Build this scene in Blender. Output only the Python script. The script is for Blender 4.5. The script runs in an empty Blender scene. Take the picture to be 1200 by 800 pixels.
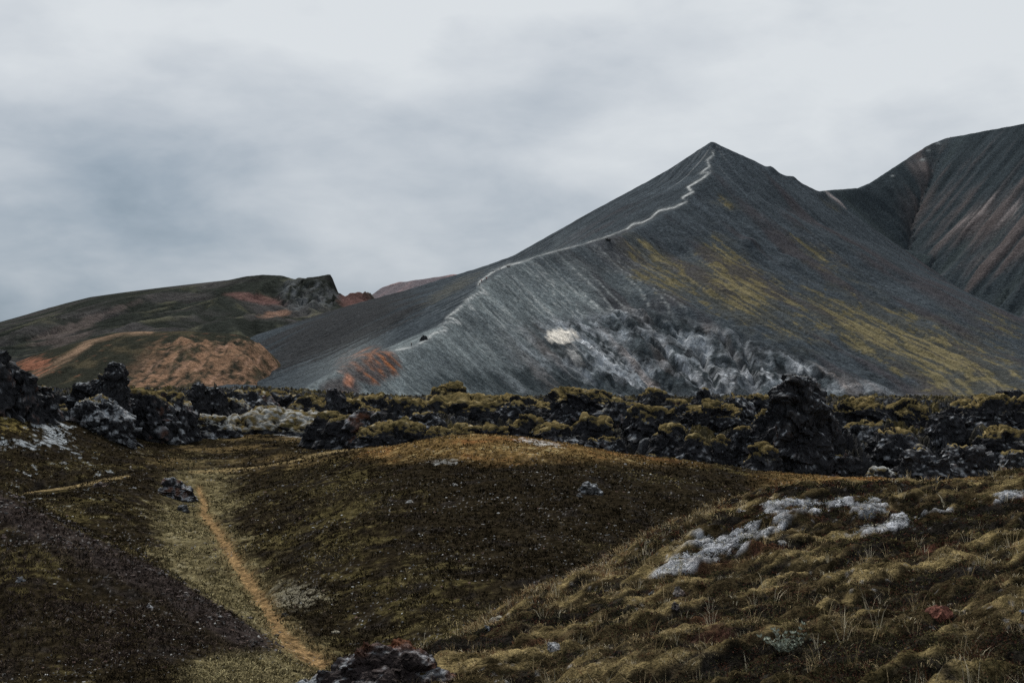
import bpy, math, random
import numpy as np
from mathutils import Vector, geometry as mgeo

F32 = np.float32
R = math.radians
FPX, YH, CX = 1667.0, 440.0, 600.0          # survey scale: metres across / metres away
S = bpy.context.scene
COL = S.collection

# ------------------------------------------------------------------ camera
cam = bpy.data.objects.new('camera', bpy.data.cameras.new('camera'))
COL.objects.link(cam)
S.camera = cam
cam.location = (0, 0, 0)
cam.rotation_euler = (R(90), 0, 0)
cam.data.lens = 50.0
cam.data.sensor_width = 36.0
cam.data.shift_y = 40.0 / 1200.0
cam.data.clip_start = 0.1
cam.data.clip_end = 60000
cam.data.dof.use_dof = True
cam.data.dof.focus_distance = 90.0
cam.data.dof.aperture_fstop = 9.0

# ------------------------------------------------------------------ light
SUN_EL, SUN_AZ = R(52), R(-14)               # azimuth from +Y towards +X: up ahead and to the left
sun = bpy.data.objects.new('sun', bpy.data.lights.new('sun', 'SUN'))
COL.objects.link(sun)
sun.data.energy = 4.0
sun.data.angle = R(10)
sun.data.color = (1.0, 0.95, 0.87)
sd = Vector((math.sin(SUN_AZ) * math.cos(SUN_EL), math.cos(SUN_AZ) * math.cos(SUN_EL), math.sin(SUN_EL)))
sun.rotation_euler = sd.to_track_quat('Z', 'Y').to_euler()

W = bpy.data.worlds.new('World')
S.world = W
W.use_nodes = True
nt = W.node_tree
nt.nodes.clear()
def N(t, type_, **kw):
    n = t.nodes.new(type_)
    for k, v in kw.items():
        setattr(n, k, v)
    return n
wout = N(nt, 'ShaderNodeOutputWorld')
bg1 = N(nt, 'ShaderNodeBackground')
sky = N(nt, 'ShaderNodeTexSky', sky_type='NISHITA', sun_disc=False)
sky.sun_elevation = SUN_EL
sky.sun_rotation = SUN_AZ
nt.links.new(sky.outputs[0], bg1.inputs[0])
bg1.inputs[1].default_value = 0.07
bg2 = N(nt, 'ShaderNodeBackground')
bg2.inputs[1].default_value = 1.0
tc = N(nt, 'ShaderNodeTexCoord')
sep = N(nt, 'ShaderNodeSeparateXYZ')
nt.links.new(tc.outputs['Generated'], sep.inputs[0])
mp = N(nt, 'ShaderNodeMapping')
mp.inputs['Scale'].default_value = (1.0, 1.0, 2.3)
mp.inputs['Rotation'].default_value = (0, R(14), 0)
nt.links.new(tc.outputs['Generated'], mp.inputs[0])
def wnoise(scale, detail, rough, loc, dist=0.0):
    m2 = N(nt, 'ShaderNodeVectorMath', operation='ADD')
    nt.links.new(mp.outputs[0], m2.inputs[0])
    m2.inputs[1].default_value = loc
    n = N(nt, 'ShaderNodeTexNoise')
    n.inputs['Scale'].default_value = scale
    n.inputs['Detail'].default_value = detail
    n.inputs['Roughness'].default_value = rough
    n.inputs['Distortion'].default_value = dist
    nt.links.new(m2.outputs[0], n.inputs['Vector'])
    return n
def wmath(op, a, b, clamp=False):
    n = N(nt, 'ShaderNodeMath', operation=op, use_clamp=clamp)
    for i, v in enumerate((a, b)):
        if isinstance(v, (int, float)):
            n.inputs[i].default_value = v
        elif v is not None:
            nt.links.new(v, n.inputs[i])
    return n.outputs[0]
n1 = wnoise(5.0, 5, 0.5, (3.1, 0.4, 1.7), 0.15)
n2 = wnoise(13.0, 5, 0.55, (7.3, 2.2, 0.9), 0.3)
# cloud thickness: heavier to the left and low, thinner to the right
g = wmath('MULTIPLY', sep.outputs['X'], 0.48)
g = wmath('ADD', g, 0.22)
eh = wmath('MULTIPLY', wmath('MINIMUM', sep.outputs['Z'], 0.34), 2.9)
eh = wmath('ADD', eh, g)
a = wmath('MULTIPLY', wmath('SUBTRACT', n1.outputs['Fac'], 0.5), 1.35)
b = wmath('MULTIPLY', wmath('SUBTRACT', n2.outputs['Fac'], 0.5), 0.45)
v = wmath('ADD', wmath('ADD', eh, a), b)
v = wmath('SUBTRACT', v, 0.0, True)
ramp = N(nt, 'ShaderNodeValToRGB')
cr = ramp.color_ramp
cr.elements[0].position = 0.0
cr.elements[0].color = (0.200, 0.268, 0.335, 1)
cr.elements[1].position = 1.0
cr.elements[1].color = (0.73, 0.765, 0.79, 1)
for p, c in ((0.25, (0.33, 0.395, 0.465)), (0.50, (0.485, 0.535, 0.59)), (0.75, (0.62, 0.66, 0.70))):
    e = cr.elements.new(p)
    e.color = (*c, 1)
nt.links.new(v, ramp.inputs[0])
# unseen sky overhead, dimmed on purpose to weaken the ambient fill
zf = N(nt, 'ShaderNodeMapRange'); zf.inputs[1].default_value = 0.32; zf.inputs[2].default_value = 0.75; zf.inputs[3].default_value = 1.0; zf.inputs[4].default_value = 0.55
nt.links.new(sep.outputs['Z'], zf.inputs[0])               # dimming added above the frame, growing towards the zenith
zs = N(nt, 'ShaderNodeVectorMath', operation='SCALE')
nt.links.new(ramp.outputs[0], zs.inputs[0]); nt.links.new(zf.outputs[0], zs.inputs['Scale'])
nt.links.new(zs.outputs[0], bg2.inputs[0])
mixw = N(nt, 'ShaderNodeMixShader')
mixw.inputs[0].default_value = 0.93
nt.links.new(bg1.outputs[0], mixw.inputs[1])
nt.links.new(bg2.outputs[0], mixw.inputs[2])
nt.links.new(mixw.outputs[0], wout.inputs[0])

S.view_settings.view_transform = 'Standard'
S.view_settings.look = 'None'
S.view_settings.exposure = 0.0
S.view_settings.gamma = 1.0
S.render.engine = 'CYCLES'
S.cycles.max_bounces = 5
S.cycles.diffuse_bounces = 3
S.cycles.use_denoising = False
S.render.filter_size = 1.1

# ------------------------------------------------------------------ noise
_rng = np.random.RandomState(7)
PERM = np.concatenate([_rng.permutation(1024)] * 3).astype(np.int32)
_ang = _rng.rand(1024) * 2 * np.pi
G2 = np.stack([np.cos(_ang), np.sin(_ang)], 1).astype(F32)
_g3 = _rng.randn(1024, 3)
G3 = (_g3 / np.linalg.norm(_g3, axis=1, keepdims=True)).astype(F32)
RND = _rng.rand(1024, 3).astype(F32)

def h2(i, j, s=0):
    return PERM[(PERM[(i + s * 37) & 1023] + j) & 1023]
def h3(i, j, k, s=0):
    return PERM[(PERM[(PERM[(i + s * 37) & 1023] + j) & 1023] + k) & 1023]
def perlin2(x, y, s=0):
    xi = np.floor(x).astype(np.int32); yi = np.floor(y).astype(np.int32)
    xf = (x - xi).astype(F32); yf = (y - yi).astype(F32)
    u = xf * xf * xf * (xf * (xf * 6 - 15) + 10); v = yf * yf * yf * (yf * (yf * 6 - 15) + 10)
    def gr(a, b):
        g = G2[h2(xi + a, yi + b, s)]
        return g[..., 0] * (xf - a) + g[..., 1] * (yf - b)
    return (gr(0, 0) * (1 - u) + gr(1, 0) * u) * (1 - v) + (gr(0, 1) * (1 - u) + gr(1, 1) * u) * v
def perlin3(x, y, z, s=0):
    xi = np.floor(x).astype(np.int32); yi = np.floor(y).astype(np.int32); zi = np.floor(z).astype(np.int32)
    xf = (x - xi).astype(F32); yf = (y - yi).astype(F32); zf = (z - zi).astype(F32)
    f = lambda t: t * t * t * (t * (t * 6 - 15) + 10)
    u, v, w = f(xf), f(yf), f(zf)
    r = 0
    for a in (0, 1):
        for b in (0, 1):
            for c in (0, 1):
                g = G3[h3(xi + a, yi + b, zi + c, s)]
                d = g[..., 0] * (xf - a) + g[..., 1] * (yf - b) + g[..., 2] * (zf - c)
                r = r + d * (u if a else 1 - u) * (v if b else 1 - v) * (w if c else 1 - w)
    return r
def fbm2(x, y, o=4, s=0, g=0.5, ridge=False):
    r = 0; a = 1.0; t = 0
    for i in range(o):
        n = perlin2(x * 2.0 ** i + 17.3 * i, y * 2.0 ** i + 5.1 * i, s + i) * 1.5
        r = r + a * ((1 - 2 * np.abs(n)) if ridge else n); t += a; a *= g
    return r / t
def fbm3(x, y, z, o=4, s=0, g=0.5, ridge=False):
    r = 0; a = 1.0; t = 0
    for i in range(o):
        n = perlin3(x * 2.0 ** i + 17.3 * i, y * 2.0 ** i + 5.1 * i, z * 2.0 ** i, s + i) * 1.5
        r = r + a * ((1 - 2 * np.abs(n)) if ridge else n); t += a; a *= g
    return r / t
def worley2(x, y, s=0, second=False):
    xi = np.floor(x).astype(np.int32); yi = np.floor(y).astype(np.int32)
    f1 = np.full(x.shape, 9, F32); f2 = f1.copy()
    for a in (-1, 0, 1):
        for b in (-1, 0, 1):
            p = RND[h2(xi + a, yi + b, s)]
            d = np.sqrt((xi + a + p[..., 0] - x) ** 2 + (yi + b + p[..., 1] - y) ** 2).astype(F32)
            f2 = np.minimum(f2, np.maximum(f1, d)); f1 = np.minimum(f1, d)
    return (f1, f2) if second else f1
def worley3(x, y, z, s=0, second=False):
    xi = np.floor(x).astype(np.int32); yi = np.floor(y).astype(np.int32); zi = np.floor(z).astype(np.int32)
    f1 = np.full(x.shape, 9, F32); f2 = f1.copy()
    for a in (-1, 0, 1):
        for b in (-1, 0, 1):
            for c in (-1, 0, 1):
                p = RND[h3(xi + a, yi + b, zi + c, s)]
                d = np.sqrt((xi + a + p[..., 0] - x) ** 2 + (yi + b + p[..., 1] - y) ** 2 + (zi + c + p[..., 2] - z) ** 2).astype(F32)
                f2 = np.minimum(f2, np.maximum(f1, d)); f1 = np.minimum(f1, d)
    return (f1, f2) if second else f1
def ss(a, b, x):
    t = np.clip((x - a) / (b - a), 0, 1)
    return t * t * (3 - 2 * t)
def mixc(c, col, m):
    return c * (1 - m[..., None]) + np.array(col, F32) * m[..., None]
def blob(px, py, cx, cy, rx, ry, rot=0.0):
    c, s_ = math.cos(R(rot)), math.sin(R(rot))
    u = ((px - cx) * c + (py - cy) * s_) / rx; v = (-(px - cx) * s_ + (py - cy) * c) / ry
    return np.exp(-(u * u + v * v))
def polydist(px, py, pts):
    """distance to a polyline, and the position along it (0..1)"""
    best = np.full(px.shape, 1e9, F32); tt = np.zeros(px.shape, F32)
    n = len(pts) - 1
    for i in range(n):
        (ax, ay), (bx, by) = pts[i][:2], pts[i + 1][:2]
        dx, dy = bx - ax, by - ay
        t = np.clip(((px - ax) * dx + (py - ay) * dy) / (dx * dx + dy * dy), 0, 1)
        d = np.hypot(px - ax - t * dx, py - ay - t * dy)
        m = d < best
        best = np.where(m, d, best); tt = np.where(m, (i + t) / n, tt)
    return best, tt
def P(px, py, d):
    return ((px - CX) / FPX * d, float(d), (YH - py) / FPX * d)
def proj(x, y, z):
    return CX + FPX * x / y, YH - FPX * z / y

# ------------------------------------------------------------------ mesh helpers
def make_mesh(name, verts, faces, mat, attrs=None, smooth=True, parent=None, color=None):
    me = bpy.data.meshes.new(name)
    nv, nf = len(verts), len(faces); k = faces.shape[1]
    me.vertices.add(nv)
    me.vertices.foreach_set('co', np.ascontiguousarray(verts, F32).ravel())
    me.loops.add(nf * k)
    me.loops.foreach_set('vertex_index', np.ascontiguousarray(faces, np.int32).ravel())
    me.polygons.add(nf)
    me.polygons.foreach_set('loop_start', np.arange(0, nf * k, k, dtype=np.int32))
    me.polygons.foreach_set('use_smooth', np.full(nf, smooth, bool))
    me.update(calc_edges=True)
    if color is not None:
        ca = me.color_attributes.new('Col', 'FLOAT_COLOR', 'POINT')
        c4 = np.ones((nv, 4), F32); c4[:, :3] = np.clip(color, 0, 1)
        ca.data.foreach_set('color', c4.ravel())
    me.materials.append(mat)
    o = bpy.data.objects.new(name, me)
    COL.objects.link(o)
    if parent is not None:
        o.parent = parent
    return o
def grid_faces(nr, nc):
    i = np.arange(nr * nc, dtype=np.int32).reshape(nr, nc)
    return np.stack([i[:-1, :-1], i[:-1, 1:], i[1:, 1:], i[1:, :-1]], -1).reshape(-1, 4)
def grid_normals(X, Y, Z):
    dxr, dyr, dzr = np.gradient(X, axis=1), np.gradient(Y, axis=1), np.gradient(Z, axis=1)
    dxc, dyc, dzc = np.gradient(X, axis=0), np.gradient(Y, axis=0), np.gradient(Z, axis=0)
    nx = dyr * dzc - dzr * dyc; ny = dzr * dxc - dxr * dzc; nz = dxr * dyc - dyr * dxc
    l = np.sqrt(nx * nx + ny * ny + nz * nz) + 1e-9
    sg = np.sign(nz) / l
    return nx * sg, ny * sg, nz * sg
def blur(a, n):
    for _ in range(n):
        p = np.pad(a, 1, mode='edge')
        a = (p[:-2, 1:-1] + p[2:, 1:-1] + p[1:-1, :-2] + p[1:-1, 2:] + 2 * a) / 6
    return a.astype(F32)
def tag(o, label=None, cat=None, group=None, kind=None):
    for k, v_ in (('label', label), ('category', cat), ('group', group), ('kind', kind)):
        if v_:
            o[k] = v_
    return o

# ------------------------------------------------------------------ materials
def col_material(name, fine=((30, .35),), rough=0.95, bump=((20, .03),), spec=0.0):
    """base colour from the surface's own mineral / plant colour plus any painted shade, broken up by fine noise"""
    m = bpy.data.materials.new(name); m.use_nodes = True
    t = m.node_tree; bs = t.nodes['Principled BSDF']
    bs.inputs['Roughness'].default_value = rough
    bs.inputs['Specular IOR Level'].default_value = spec
    at = N(t, 'ShaderNodeAttribute', attribute_name='Col')
    tcn = N(t, 'ShaderNodeTexCoord')
    cur = at.outputs['Color']
    for sc, amt in fine:
        n = N(t, 'ShaderNodeTexNoise'); n.inputs['Scale'].default_value = sc; n.inputs['Detail'].default_value = 4
        n.inputs['Roughness'].default_value = 0.65
        t.links.new(tcn.outputs['Object'], n.inputs['Vector'])
        mr = N(t, 'ShaderNodeMapRange'); mr.inputs[1].default_value = 0.3; mr.inputs[2].default_value = 0.7
        mr.inputs[3].default_value = 1 - amt; mr.inputs[4].default_value = 1 + amt
        t.links.new(n.outputs['Fac'], mr.inputs[0])
        vm = N(t, 'ShaderNodeVectorMath', operation='SCALE')
        t.links.new(cur, vm.inputs[0]); t.links.new(mr.outputs[0], vm.inputs['Scale'])
        cur = vm.outputs[0]
    t.links.new(cur, bs.inputs['Base Color'])
    prev = None
    for sc, dist in bump:
        n = N(t, 'ShaderNodeTexNoise'); n.inputs['Scale'].default_value = sc; n.inputs['Detail'].default_value = 5
        n.inputs['Roughness'].default_value = 0.6
        t.links.new(tcn.outputs['Object'], n.inputs['Vector'])
        bn = N(t, 'ShaderNodeBump'); bn.inputs['Distance'].default_value = dist; bn.inputs['Strength'].default_value = 1.0
        t.links.new(n.outputs['Fac'], bn.inputs['Height'])
        if prev: t.links.new(prev, bn.inputs['Normal'])
        prev = bn.outputs[0]
    if prev: t.links.new(prev, bs.inputs['Normal'])
    return m
M_MOUNT = col_material('volcanic_ash_slope', fine=((0.45, .42), (1.6, .3), (0.08, .12)), bump=((0.35, 2.4), (1.3, .6)))
M_FAR = col_material('far_slope', fine=((0.14, .3), (.5, .3)), bump=((0.16, 5.0), (.6, 1.2)))
M_GROUND = col_material('tundra_ground', fine=((9, .45), (2.2, .25), (45, .55)), bump=((7, .12), (2.0, .14), (32, .03)))
M_LAVA = col_material('lava_crust', fine=((3.5, .4), (0.9, .25)), bump=((2.4, .3), (8, .12)), rough=.9, spec=.06)
M_MOSS = col_material('moss_cushion', fine=((3.0, .35), (14, .25)), bump=((4, .10), (16, .03)))
M_LEAF = col_material('dry_leaf', fine=(), bump=(), rough=.8)
M_STONE = col_material('stone_surface', fine=((14, .3),), bump=((25, .02),), rough=.85, spec=.1)
M_CLOTH = col_material('outdoor_clothing', fine=(), bump=(), rough=.8)

# ------------------------------------------------------------------ large terrain
def tin(bounds, res, pts, lines, floor_z):
    """heights on a regular grid from survey points (px,py,d | x,y,z as 'w') and ridge lines"""
    x0, x1, y0, y1 = bounds
    V = []; E = []
    def add(p):
        q = p[1:] if p[0] == 'w' else P(*p)
        V.append(q); return len(V) - 1
    for ln in lines:
        idx = [add(p) for p in ln]
        E += [(idx[i], idx[i + 1]) for i in range(len(idx) - 1)]
    for p in pts: add(p)
    m = 60
    for cx_, cy_ in ((x0 - m, y0 - m), (x1 + m, y0 - m), (x1 + m, y1 + m), (x0 - m, y1 + m)):
        V.append((cx_, cy_, floor_z))
    r = mgeo.delaunay_2d_cdt([Vector(p[:2]) for p in V], E, [], 0, 1e-3)
    vs, fs, orig = r[0], r[2], r[3]
    zz = [V[o[0]][2] if o else None for o in orig]
    for i, q in enumerate(zz):
        if q is None:
            zz[i] = min(V, key=lambda p: (p[0] - vs[i][0]) ** 2 + (p[1] - vs[i][1]) ** 2)[2]
    xs = np.arange(x0, x1, res, dtype=F32); ys = np.arange(y0, y1, res, dtype=F32)
    X, Y = np.meshgrid(xs, ys); Z = np.full(X.shape, floor_z, F32)
    for f in fs:
        (ax, ay), (bx, by), (cx_, cy_) = [vs[i][:] for i in f]
        za, zb, zc = [zz[i] for i in f]
        i0 = max(0, int((min(ax, bx, cx_) - x0) / res)); i1 = min(len(xs), int((max(ax, bx, cx_) - x0) / res) + 2)
        j0 = max(0, int((min(ay, by, cy_) - y0) / res)); j1 = min(len(ys), int((max(ay, by, cy_) - y0) / res) + 2)
        if i0 >= i1 or j0 >= j1: continue
        xx, yy = X[j0:j1, i0:i1], Y[j0:j1, i0:i1]
        den = (by - cy_) * (ax - cx_) + (cx_ - bx) * (ay - cy_)
        if abs(den) < 1e-9: continue
        l1 = ((by - cy_) * (xx - cx_) + (cx_ - bx) * (yy - cy_)) / den
        l2 = ((cy_ - ay) * (xx - cx_) + (ax - cx_) * (yy - cy_)) / den
        l3 = 1 - l1 - l2
        ins = (l1 >= -1e-5) & (l2 >= -1e-5) & (l3 >= -1e-5)
        Z[j0:j1, i0:i1][ins] = (l1 * za + l2 * zb + l3 * zc)[ins]
    return X, Y, Z
def samp(A, gi, gj):
    i0 = np.clip(gi.astype(np.int32), 0, A.shape[1] - 2); j0 = np.clip(gj.astype(np.int32), 0, A.shape[0] - 2)
    u = np.clip(gi - i0, 0, 1); v = np.clip(gj - j0, 0, 1)
    return (A[j0, i0] * (1 - u) + A[j0, i0 + 1] * u) * (1 - v) + (A[j0 + 1, i0] * (1 - u) + A[j0 + 1, i0 + 1] * u) * v
def run_lines(Z, noises, steps, stride=1.0):
    """smear noise fields along the fall line, as running water and scree do"""
    Zs = blur(Z, 6)
    gy, gx = np.gradient(Zs)
    l = np.hypot(gx, gy) + 1e-4
    gx /= l; gy /= l
    J, I = np.meshgrid(np.arange(Z.shape[0], dtype=F32), np.arange(Z.shape[1], dtype=F32), indexing='ij')
    acc = [n.copy() for n in noises]; w = 1.0
    for sgn in (1, -1):
        pi, pj = I.copy(), J.copy()
        for k in range(steps):
            dx = samp(gx, pi, pj); dy = samp(gy, pi, pj)
            pi = pi + sgn * dx * stride; pj = pj + sgn * dy * stride
            for q, n in enumerate(noises):
                acc[q] += samp(n, pi, pj)
        w += steps
    out = []
    for a_ in acc:
        a_ = a_ / w
        out.append(np.clip((a_ - a_.mean()) / (a_.std() + 1e-6), -2.4, 2.4).astype(F32))
    return out

def erode(Z, res, K, iters=8, f=2, smooth=1, seed=0, m_=.5):
    """running water: drainage on a coarser grid, implicit stream-power carving, gives branching gullies"""
    Zc = Z[::f, ::f].astype(np.float64).copy(); Kc = (K[::f, ::f] if isinstance(K, np.ndarray) else np.full(Zc.shape, K)).ravel()
    nr, nc = Zc.shape; dx = res * f
    jj, ii = np.meshgrid(np.arange(nr), np.arange(nc), indexing='ij')
    Zc += perlin2(ii / 2.3, jj / 2.3, seed) * 1.3 + perlin2(ii / 6.0, jj / 6.0, seed + 1) * 1.6
    Z0_ = Zc.copy(); idx = np.arange(nr * nc).reshape(nr, nc); acc = None
    for it in range(iters):
        best = np.zeros(Zc.shape); rec = idx.copy()
        pad = np.pad(Zc, 1, constant_values=1e9)
        for dj in (-1, 0, 1):
            for di in (-1, 0, 1):
                if dj == 0 and di == 0: continue
                sl = (Zc - pad[1 + dj:1 + dj + nr, 1 + di:1 + di + nc]) / (dx * math.hypot(dj, di))
                mk_ = sl > best
                best[mk_] = sl[mk_]; rec[mk_] = (idx + dj * nc + di)[mk_]
        order = np.argsort(-Zc.ravel()).tolist(); rl = rec.ravel().tolist(); A_ = [1.0] * (nr * nc)
        for i in order:
            r = rl[i]
            if r != i: A_[r] += A_[i]
        acc = np.array(A_)
        F_ = (Kc * acc ** m_).tolist(); h_ = Zc.ravel().tolist()
        for i in reversed(order):
            r = rl[i]
            if r != i:
                F1 = F_[i]; h_[i] = (h_[i] + F1 * h_[r]) / (1 + F1)
        Zc = np.array(h_).reshape(nr, nc)
        Zc = Zc * .88 + blur(Zc, 1) * .12
    dlt = blur(Zc - Z0_, smooth) if smooth else (Zc - Z0_)
    la = np.log(acc).reshape(nr, nc)
    gi = np.clip(np.arange(Z.shape[1])[None, :] / f, 0, nc - 1.001) + np.zeros((Z.shape[0], 1)); gj = np.clip(np.arange(Z.shape[0])[:, None] / f, 0, nr - 1.001) + np.zeros((1, Z.shape[1]))
    D_ = samp(dlt, gi, gj).astype(F32); L_ = samp(blur(la, 1), gi, gj).astype(F32)
    return D_, L_
def facet3(x, y, z, s=0, tilt=1.2):
    """broken blocks: every cell is a tilted plane at its own height"""
    xi = np.floor(x).astype(np.int32); yi = np.floor(y).astype(np.int32); zi = np.floor(z).astype(np.int32)
    f1 = np.full(x.shape, 9, F32); out = np.zeros(x.shape, F32)
    for a in (-1, 0, 1):
        for b in (-1, 0, 1):
            for c in (-1, 0, 1):
                hh = h3(xi + a, yi + b, zi + c, s); p = RND[hh]; g = G3[(hh + 511) & 1023]
                dx, dy, dz = x - (xi + a + p[..., 0]), y - (yi + b + p[..., 1]), z - (zi + c + p[..., 2])
                d = dx * dx + dy * dy + dz * dz
                m = d < f1
                out = np.where(m, (p[..., 0] - .5) + tilt * (dx * g[..., 0] + dy * g[..., 1] + dz * g[..., 2]), out); f1 = np.where(m, d, f1)
    return out.astype(F32)
def facet2(x, y, s=0, tilt=1.2):
    return facet3(x, y, np.zeros_like(x) + .5, s, tilt)

# --- the ash mountain with the path on its ridge
PATH_RIDGE = [(835, 168, 1350), (829, 186, 1325), (828, 205, 1290), (800, 238, 1225), (765, 258, 1160), (725, 277, 1085),
              (690, 284, 1050), (650, 293, 1005), (600, 310, 930), (565, 332, 860), (545, 352, 815), (520, 380, 760),
              (497, 400, 715), (470, 409, 680), (430, 411, 650), (395, 432, 615), (350, 458, 585), (320, 472, 560)]
BACK_RIDGE = [(835, 168, 1350), (818, 174, 1360), (790, 193, 1380), (755, 214, 1405), (720, 233, 1425), (690, 250, 1440),
              (650, 274, 1450), (600, 300, 1450), (560, 314, 1450), (520, 326, 1450), (475, 340, 1440), (430, 352, 1430), (380, 366, 1400), (300, 392, 1350)]
RIGHT_RIDGE = [(835, 168, 1350), (848, 171, 1355), (880, 185, 1375), (905, 198, 1390), (930, 209, 1405), (965, 226, 1425), (1005, 254, 1430), (1050, 292, 1400),
               (1100, 326, 1350), (1150, 350, 1310), (1200, 373, 1270), (1300, 425, 1200), (1400, 470, 1100)]
SCARP = [(600, 372, 850), (680, 366, 930), (735, 356, 975), (790, 368, 965), (840, 378, 960), (885, 394, 950), (925, 408, 945), (965, 428, 935), (1010, 441, 925), (1060, 462, 915)]
VALLEY_B = [(640, 318, 1180), (560, 345, 1120), (480, 372, 1050), (400, 405, 950), (330, 452, 800)]
pts_m = [(560, 405, 775), (620, 340, 905), (640, 420, 830), (720, 320, 1020), (780, 300, 1110), (840, 300, 1130), (900, 290, 1190), (960, 330, 1150),
         (1040, 380, 1080), (1120, 410, 1050), (1200, 430, 1010), (1080, 330, 1250), (980, 270, 1330), (880, 230, 1290),
         (430, 466, 612), (480, 466, 640), (520, 466, 668), (580, 467, 720), (640, 468, 770), (700, 470, 820), (770, 471, 855), (840, 471, 875), (900, 471, 885),
         (960, 471, 890), (1040, 472, 890), (1120, 474, 880), (1200, 476, 870), (1350, 482, 860), (1480, 480, 900),
         (350, 474, 545), (300, 474, 560), (250, 465, 900), (200, 462, 1200),
         ('w', 190, 1700, 60), ('w', 20, 1800, 20), ('w', -250, 1750, -10), ('w', 420, 1750, 60), ('w', 620, 1500, -10)]
res = 1.7
X, Y, Z = tin((-430, 720, 500, 1800), res, pts_m, [PATH_RIDGE, BACK_RIDGE, RIGHT_RIDGE, SCARP, VALLEY_B], -20)
px, py = proj(X, Y, Z)
Z = blur(Z, 5)
ptop = blur(ss(30, 4, np.hypot(px - 835, py - 168)), 3)
scd, sct = polydist(px, py, SCARP)
scy = np.interp(px, [p[0] for p in SCARP], [p[1] for p in SCARP])
cliff = ss(-2, 12, py - scy - 3 * fbm2(X / 30, Y / 30, 3, 3)) * ss(560, 700, px) * ss(1150, 1060, px) * ss(-17, -8, Z)
cliff_l = np.maximum(cliff, ss(425, 450, py) * ss(440, 500, px) * ss(720, 650, px) * 0.6)
nz1 = fbm2(X / 26, Y / 26, 3, 11); nz2 = fbm2(X / 9, Y / 9, 2, 21); nz3 = perlin2(X / 3.2, Y / 3.2, 31)
ER, FA = erode(Z, res, .006 + .018 * cliff_l, 9, 2, 0, 3)
L1, L2, L3 = run_lines(Z, [nz1, nz2, nz3], 46, 1.0)
LL = run_lines(Z, [nz2], 110, 1.3)[0]
rugged = fbm2(X / 38 + 0.4 * nz1, Y / 38, 5, 41, 0.55, ridge=True)
crest = np.minimum(np.minimum(polydist(px, py, PATH_RIDGE)[0], polydist(px, py, BACK_RIDGE)[0]), polydist(px, py, RIGHT_RIDGE)[0])
offc = ss(2, 40, crest)
ERc = np.clip(ER - ER.mean(), -16, 8)
Zd = Z + (L1 * 0.55 + LL * .25 + L2 * 0.15 + L3 * 0.05 + 1.6 * fbm2(X / 24 + nz1, Y / 24, 5, 63, .6)) * (0.15 + 0.85 * offc) + ERc * (.1 + .9 * offc)
rug2 = fbm2(X / 15 + .5 * nz2, Y / 11, 5, 51, .62, ridge=True)
Zd += cliff_l * (rugged * 1.8 + rug2 * 1.3 + 2.0 * facet2(X / 19 + .7 * nz2, Y / 15, 57, .9) + 1.1 * facet2(X / 7, Y / 6 + nz2, 58))
Zd -= ss(7, 0, scd) * ss(600, 760, px) * 2.5 * (0.4 + nz1)
Zd += fbm2(X / 60, Y / 60, 4, 61) * 3.0 * offc + fbm2(X / 7, Y / 7, 3, 71) * 0.45
for (kx, ky, rr, hh) in ((712, 284, 12, 3), (835, 168, 10, 3.5), (905, 199, 7, 3), (930, 209, 8, 2.5), (880, 290, 14, 5), (925, 312, 16, 4), (893, 262, 10, 2), (965, 228, 6, 2)):
    Zd += hh * blob(px, py, kx, ky, rr, rr * .6) * (0.6 + 0.8 * np.abs(rugged))
Zd = Z + (Zd - Z) * (.15 + .85 * ss(500, 640, Y))
px, py = proj(X, Y, Zd)
# colours
C = np.empty(X.shape + (3,), F32); C[:] = (0.036, 0.044, 0.052)
C *= (1.08 + 0.10 * L2 + 0.16 * L3 + .35 * nz3 * ss(-.2, .3, nz1) + 0.5 * fbm2(X / 45 + nz1, Y / 45, 5, 64, .65))[..., None]
big = fbm2(X / 110, Y / 110, 3, 81); gf = fbm2(X / 30 + nz1, Y / 30, 5, 65, .7)
C = mixc(C, (0.043, 0.041, 0.046), np.clip(ss(0.0, .5, big + 0.25 * L1) * ss(560, 800, px) * .8, 0, 1))
grey = ss(800, 600, px + 0.25 * (py - 380) + 20 * L1) * ss(285, 340, py + 10 * L1)
grey = np.maximum(grey, 0.8 * blob(px, py, 600, 350, 110, 60)) * ss(-4, 4, px - np.interp(py, [290, 310, 332, 380, 400, 430, 470], [650, 600, 565, 520, 470, 400, 330]))
C = mixc(C, (0.150, 0.176, 0.187), np.clip(grey * (0.60 + 0.07 * L2 + .10 * L3 + .9 * gf), 0, 1))
grl = ss(0.2, 1.4, L2 * .3 + L3 * .7 + 1.2 * nz3) * np.maximum(blob(px, py, 690, 345, 100, 45), blob(px, py, 620, 375, 70, 40))
C = mixc(C, (0.33, 0.35, 0.355), np.clip(grl * .8, 0, 1))
fl = fbm2(X / 5 + nz2, Y / 5, 4, 97, .7)
C *= (1 + .38 * fl)[..., None]
ru2 = fbm2(X / 22 + nz1, Y / 22, 4, 91, .6)
C = mixc(C, (0.115, 0.130, 0.145), np.clip(cliff * .7, 0, 1))
cl = cliff * ss(-.08, .14, ru2 + 0.05 * L1)
C = mixc(C, (0.030, 0.037, 0.042), np.clip(cliff * ss(.10, -.10, ru2 + .04 * L2) * .9, 0, 1))
C = mixc(C, (0.20, 0.220, 0.245), np.clip(cl * (.55 + .2 * L2 + .15 * L3), 0, 1))
C = mixc(C, (0.33, 0.35, 0.38), np.clip(cliff * ss(.75, 1.6, L2 * .3 + L3 * .3 + 2.0 * gf + 1.2 * nz3 + blob(px, py, 850, 440, 90, 22) * 1.1 + .6 * blob(px, py, 680, 425, 45, 35)) * .75, 0, 1))
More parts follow.
